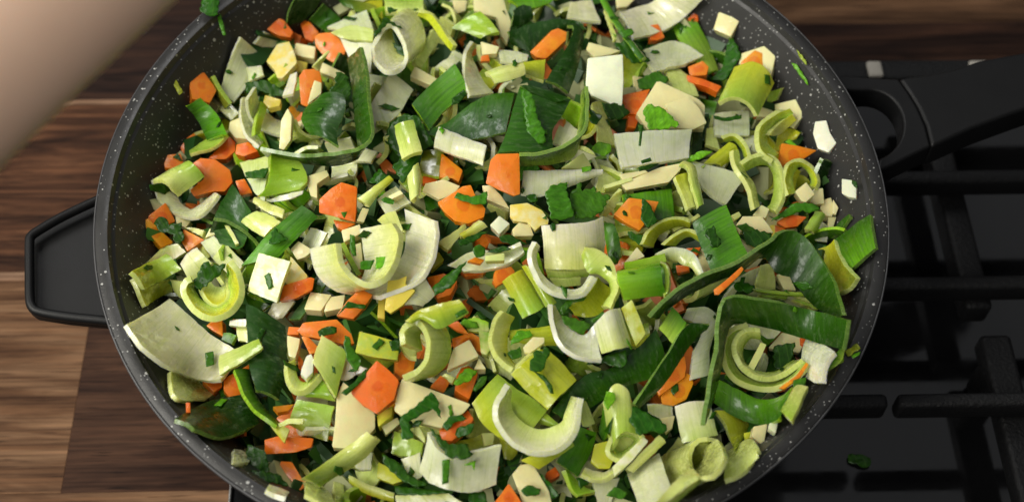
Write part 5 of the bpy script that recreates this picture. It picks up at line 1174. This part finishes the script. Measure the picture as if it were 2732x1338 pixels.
L("J", "ridged pale leek stick beside the white slanting stick", "P", "1100,1052 1200,950 1312,843", "1150,1082 1250,982 1354,890", (18, 16), 3, "u", 1)
L("J", "pale leek arc curling under the white slanting stick", "PV", "830,1082 900,1122 980,1112 1042,1050", "850,1040 900,1062 970,1072 1022,1030", (14, 11), 2)
L("J", "lime leek trough near the front rim", "LE", "720,1060 760,1170 802,1222", "740,1065 850,1165 922,1192", (11, 8), 2)
L("J", "flat mid green leaf beside the yellow lime strip", "MH", "770,780 730,900 670,1012", "920,830 880,960 800,1102", (10, 8), 1.6, "u", .5)
L("J", "large greyish white leek sheet at the front beside the cone", "V", "1110,1085 1220,1010 1310,955", "1180,1280 1300,1280 1420,1280", (11, 8), 2)
P("J", "cream celeriac block with a parsley leaf at the bottom", "C", "390,1090 440,1030 500,1020 530,1040 620,1190 640,1275 460,1275", 13, 5, (0, -.1), .4)
K("J", "dark parsley leaf on the bottom celeriac block", "D", "445,1190 490,1155 570,1180 560,1215 480,1227", 16, (0, 0), .6, .4)
P("J", "bright carrot corner at the bottom edge of the photo", "O", "268,1280 370,1143 462,1280", 16, 5, (0, -.1), .4)
K("J", "dark parsley strip beside the bottom celeriac block", "D", "560,1080 620,1130 682,1220 630,1242 590,1170", 12)
P("J", "dim carrot under the flat mid green leaf", "O", "600,1080 660,1040 692,1092 620,1132", 6, 4)
L("J", "pale leek sheet at the bottom in front of the arc", "V", "900,1142 980,1120 1062,1110", "930,1275 980,1275 1010,1270", (10, 7), 2)
K("J", "parsley leaf at the bottom near the greyish sheet", "H", "980,1220 1030,1165 1117,1200 1080,1242", 14, None, .8, .3)
K("J", "parsley flake in the lime trough", "D", "790,1110 882,1130 820,1182", 12)
L("J", "grey white leek sheet under the rounded carrot", "V", "1240,660 1320,650 1392,660", "1240,702 1310,740 1400,742", (8, 6), 1.6)
L("J", "pale leek crescents beneath the bracket curl", "PV", "208,350 270,390 402,452", "228,422 320,462 380,502", (6, 4), 2)
P("J", "pale leek chip behind the white half moon", "P", "200,830 282,830 272,902 220,912", 8, 3)
L("J", "olive leek below the pale chip at the front", "YK", "0,880 100,870 202,840", "60,932 140,940 222,920", 6, 2)
P("J", "lime leek chunk beside the bracket curl", "PL", "180,190 260,200 302,242 230,342 195,332", 11, 4)
# parsley fallen on the hob
hp = [on_z(x, y, HZ + 0.0016) for x, y in [(2263, 1212), (2290, 1210), (2312, 1216), (2322, 1222), (2322, 1240), (2305, 1245), (2285, 1236), (2264, 1230)]]
o = leaf3("parsley_leaf_bit", hp, sum(hp, Vector((0, 0, 0))) / len(hp), Vector((0, 0, 1)), 0.9, 0.4)
o["col_a"] = jit(PAL["G"], 0.1); tag(o, "small parsley scrap fallen on the black hob glass in front of the pan", "parsley")

# ------------------------------------------------------------------ pieces that only peep out between the others
bpy.context.view_layer.update()
def spot():
    while True:
        x, y = random.uniform(-.136, .136), random.uniform(-.136, .139)
        if math.hypot(x, y) < .133: return x, y
NB = {"carrot": "carrot chunk", "cel": "cream celeriac bit", "leek": "pale leek slice", "yel": "yellow green leek slice", "leaf": "dark leaf strip", "pars": "parsley leaf"}
def poly3(c, n, rad, k):
    ax = n.orthogonal().normalized(); ay = n.cross(ax); a0 = random.uniform(0, 6.28)
    return [c + (ax * math.cos(a0 + 2 * math.pi * i / k) + ay * math.sin(a0 + 2 * math.pi * i / k)) * rad * random.uniform(.75, 1.15) for i in range(k)]
def core_label(t):
    t = t.split(",")[0]; w = t.split()
    while len(w) > 6 and len(t) > 0:
        for p in (" beside ", " under ", " behind ", " above ", " below ", " with ", " at ", " between ", " towards ", " in ", " on ", " near ", " by ", " of ", " against ", " over "):
            i = t.rfind(p)
            if i > 0 and len(t[:i].split()) >= 4: t = t[:i]; break
        else: break
        w = t.split()
    if len(w) > 9: t = " ".join(w[:9])
    return t
HERO = [(ob, core_label(ob["label"])) for ob in COL.objects if ob.get("category") in ("leek slice", "leek leaf strip", "carrot piece", "celeriac piece", "leek piece")]
TAKEN = set(); BURIED = []
def beside(kind, c):
    for ob, cl in sorted(HERO, key=lambda q: (q[0].location - c).length):
        if (kind, cl) not in TAKEN: TAKEN.add((kind, cl)); return kind + " half buried beside the " + cl
kinds = ["carrot"] * 12 + ["cel"] * 8 + ["leek"] * 95 + ["yel"] * 60 + ["leaf"] * 64 + ["pars"] * 40
random.shuffle(kinds)
for kd in kinds:
    x, y = spot(); r = math.hypot(x, y)
    zz = mound(x, y) + random.uniform(-7, 0) * MM
    c = Vector((x, y, max(zz, wall_z(r) + 0.004)))
    n = Vector((random.uniform(-.6, .6) - x * 3, random.uniform(-.6, .6) - y * 3, 1)).normalized()
    if kd == "carrot":
        o = block3("carrot_chunk", poly3(c, n, random.uniform(.006, .0095), random.choice((4, 5, 6))), n, random.uniform(4, 6), [M_CARROT]); block_props(o, random.choice("OOA")); tag(o, None, "carrot piece", "carrot buried in the heap"); BURIED.append((o, kd))
    elif kd == "cel":
        o = block3("celeriac_chunk", poly3(c, n, random.uniform(.006, .010), random.choice((4, 4, 5))), n, random.uniform(3, 5), [M_CEL], .3); block_props(o, random.choice(("C", "C", "B"))); tag(o, None, "celeriac piece", "celeriac buried in the heap"); BURIED.append((o, kd))
    elif kd in ("leek", "yel", "leaf"):
        ax = n.orthogonal().normalized(); ax = Matrix.Rotation(random.uniform(0, 6.28), 3, n) @ ax; ay = n.cross(ax)
        R = random.uniform(.007, .013); arc = random.uniform(1.0, 3.4) if kd != "leaf" else random.uniform(.5, 1.4); R *= 1.0 if kd != "leaf" else 1.6; w = random.uniform(.008, .014)
        A = []; B = []
        up = random.choice((0, 1))
        for i in range(6):
            t = arc * (i / 5 - .5)
            p = ax * (R * math.sin(t)) + (n if up else ay) * (R * (1 - math.cos(t)) * (1 if random.random() < 2 else -1))
            A.append(c + p + (ay if up else n) * w / 2); B.append(c + p - (ay if up else n) * w / 2)
        o = sheet3("leek_leaf_strip" if kd == "leaf" else "leek_slice", None, {"leek": random.choice(("V", "P", "PE", "P", "PV", "E")), "yel": random.choice(("Y", "YE", "L", "P", "K")), "leaf": random.choice(("G", "N", "H", "GN", "M"))}[kd], A, B, random.uniform(1.2, 2.4), "v", 0, .6, None, 0, "leek buried in the heap"); BURIED.append((o, kd))
    else:
        o = leaf3("parsley_leaf_bit", poly3(c + n * .002, n, random.uniform(.005, .010), random.choice((5, 6, 7))), c, n, 1.6, .7); o["col_a"] = jit(PAL[random.choice("DGN")], .2); tag(o, None, "parsley", "parsley buried in the heap"); BURIED.append((o, kd))

# scraps deep in the pan, too many and too hidden to count
V = []; Fc = []; fm = []
def const_mat(name, col, rough=.4):
    m = plain(name, col, rough); return m
SM = [const_mat("scrap_leek", (.42, .44, .22)), const_mat("scrap_carrot", (.6, .15, .02)), const_mat("scrap_herb", (.014, .06, .01)), const_mat("scrap_leaf", (.05, .16, .02))]
for i in range(1500):
    x, y = spot(); c = Vector((x, y, max(mound(x, y) + random.uniform(-12, -5) * MM, wall_z(math.hypot(x, y)) + .002)))
    n = Vector((random.uniform(-1, 1), random.uniform(-1, 1), 1)).normalized(); ax = n.orthogonal(); ax = Matrix.Rotation(random.uniform(0, 6.28), 3, n) @ ax; ay = n.cross(ax)
    a, b, t = random.uniform(.003, .009), random.uniform(.002, .006), random.uniform(.0004, .002)
    k = len(V)
    for s in (1, -1):
        for u, v in ((1, 1), (-1, .8), (-.9, -1), (1, -.9)): V.append(c + ax * a * u + ay * b * v + n * t * s)
    for f in ((0, 1, 2, 3), (7, 6, 5, 4), (0, 4, 5, 1), (1, 5, 6, 2), (2, 6, 7, 3), (3, 7, 4, 0)): Fc.append([k + q for q in f])
    fm += [random.choice((0, 0, 1, 2, 2, 2, 2, 3, 3))] * 6
o = build("vegetable_scraps", V, Fc, SM, fm); tag(o, "small vegetable and herb scraps deep between the larger pieces", "vegetable scraps", None, "stuff")

# keep only the buried pieces that show between the others, and say beside what
bpy.context.view_layer.update(); dg = bpy.context.evaluated_depsgraph_get()
for o, kd in BURIED:
    vs = o.data.vertices; seen = 0
    for i in range(0, len(vs), max(1, len(vs) // 60)):
        p = o.matrix_world @ vs[i].co; d = p - CP; L_ = d.length
        ok, loc, nn, _, ob, _ = S.ray_cast(dg, CP, d.normalized(), distance=L_ + 0.001)
        if ok and ob is not None and ob.original.name == o.name: seen += 1
    if seen < 4: bpy.data.objects.remove(o)
    else: o["label"] = " ".join(beside(NB[kd], o.location).split()[:16])

# parsley flecks stuck on the wet pieces, one to a piece
bpy.context.view_layer.update()
allV = []; allF = []; own = []
for ob, cl in HERO:
    k = len(allV); mw = ob.matrix_world
    allV += [mw @ v.co for v in ob.data.vertices]; allF += [[k + i for i in p.vertices] for p in ob.data.polygons]; own += [cl] * len(ob.data.polygons)
T = BVHTree.FromPolygons(allV, allF)
done = set(); tries = 0
while len(done) < 85 and tries < 6000:
    tries += 1
    x, y = spot(); hit, nn, fi, _ = T.ray_cast(Vector((x, y, 1)), Vector((0, 0, -1)))
    if hit is None or nn.z < .25 or own[fi] in done: continue
    ra = random.uniform(.0006, .0013) if random.random() < .75 else random.uniform(.0013, .0022)
    pl = poly3(hit + nn * .0005, nn, ra, random.choice((3, 4, 4, 5)))
    axx = nn.orthogonal().normalized(); axx = Matrix.Rotation(random.uniform(0, 6.28), 3, nn) @ axx; st = random.uniform(0.3, 2.2)
    pl = [p + axx * (p - hit).dot(axx) * st for p in pl]
    o = leaf3("parsley_fleck", pl, hit + nn * .0005, nn, .25, .25, .2)
    if o is None: continue
    done.add(own[fi])
    o["col_a"] = jit(PAL[random.choice("DGHHM")], .2); tag(o, "tiny parsley fleck stuck on the " + own[fi], "parsley", "parsley flecks on the vegetables")
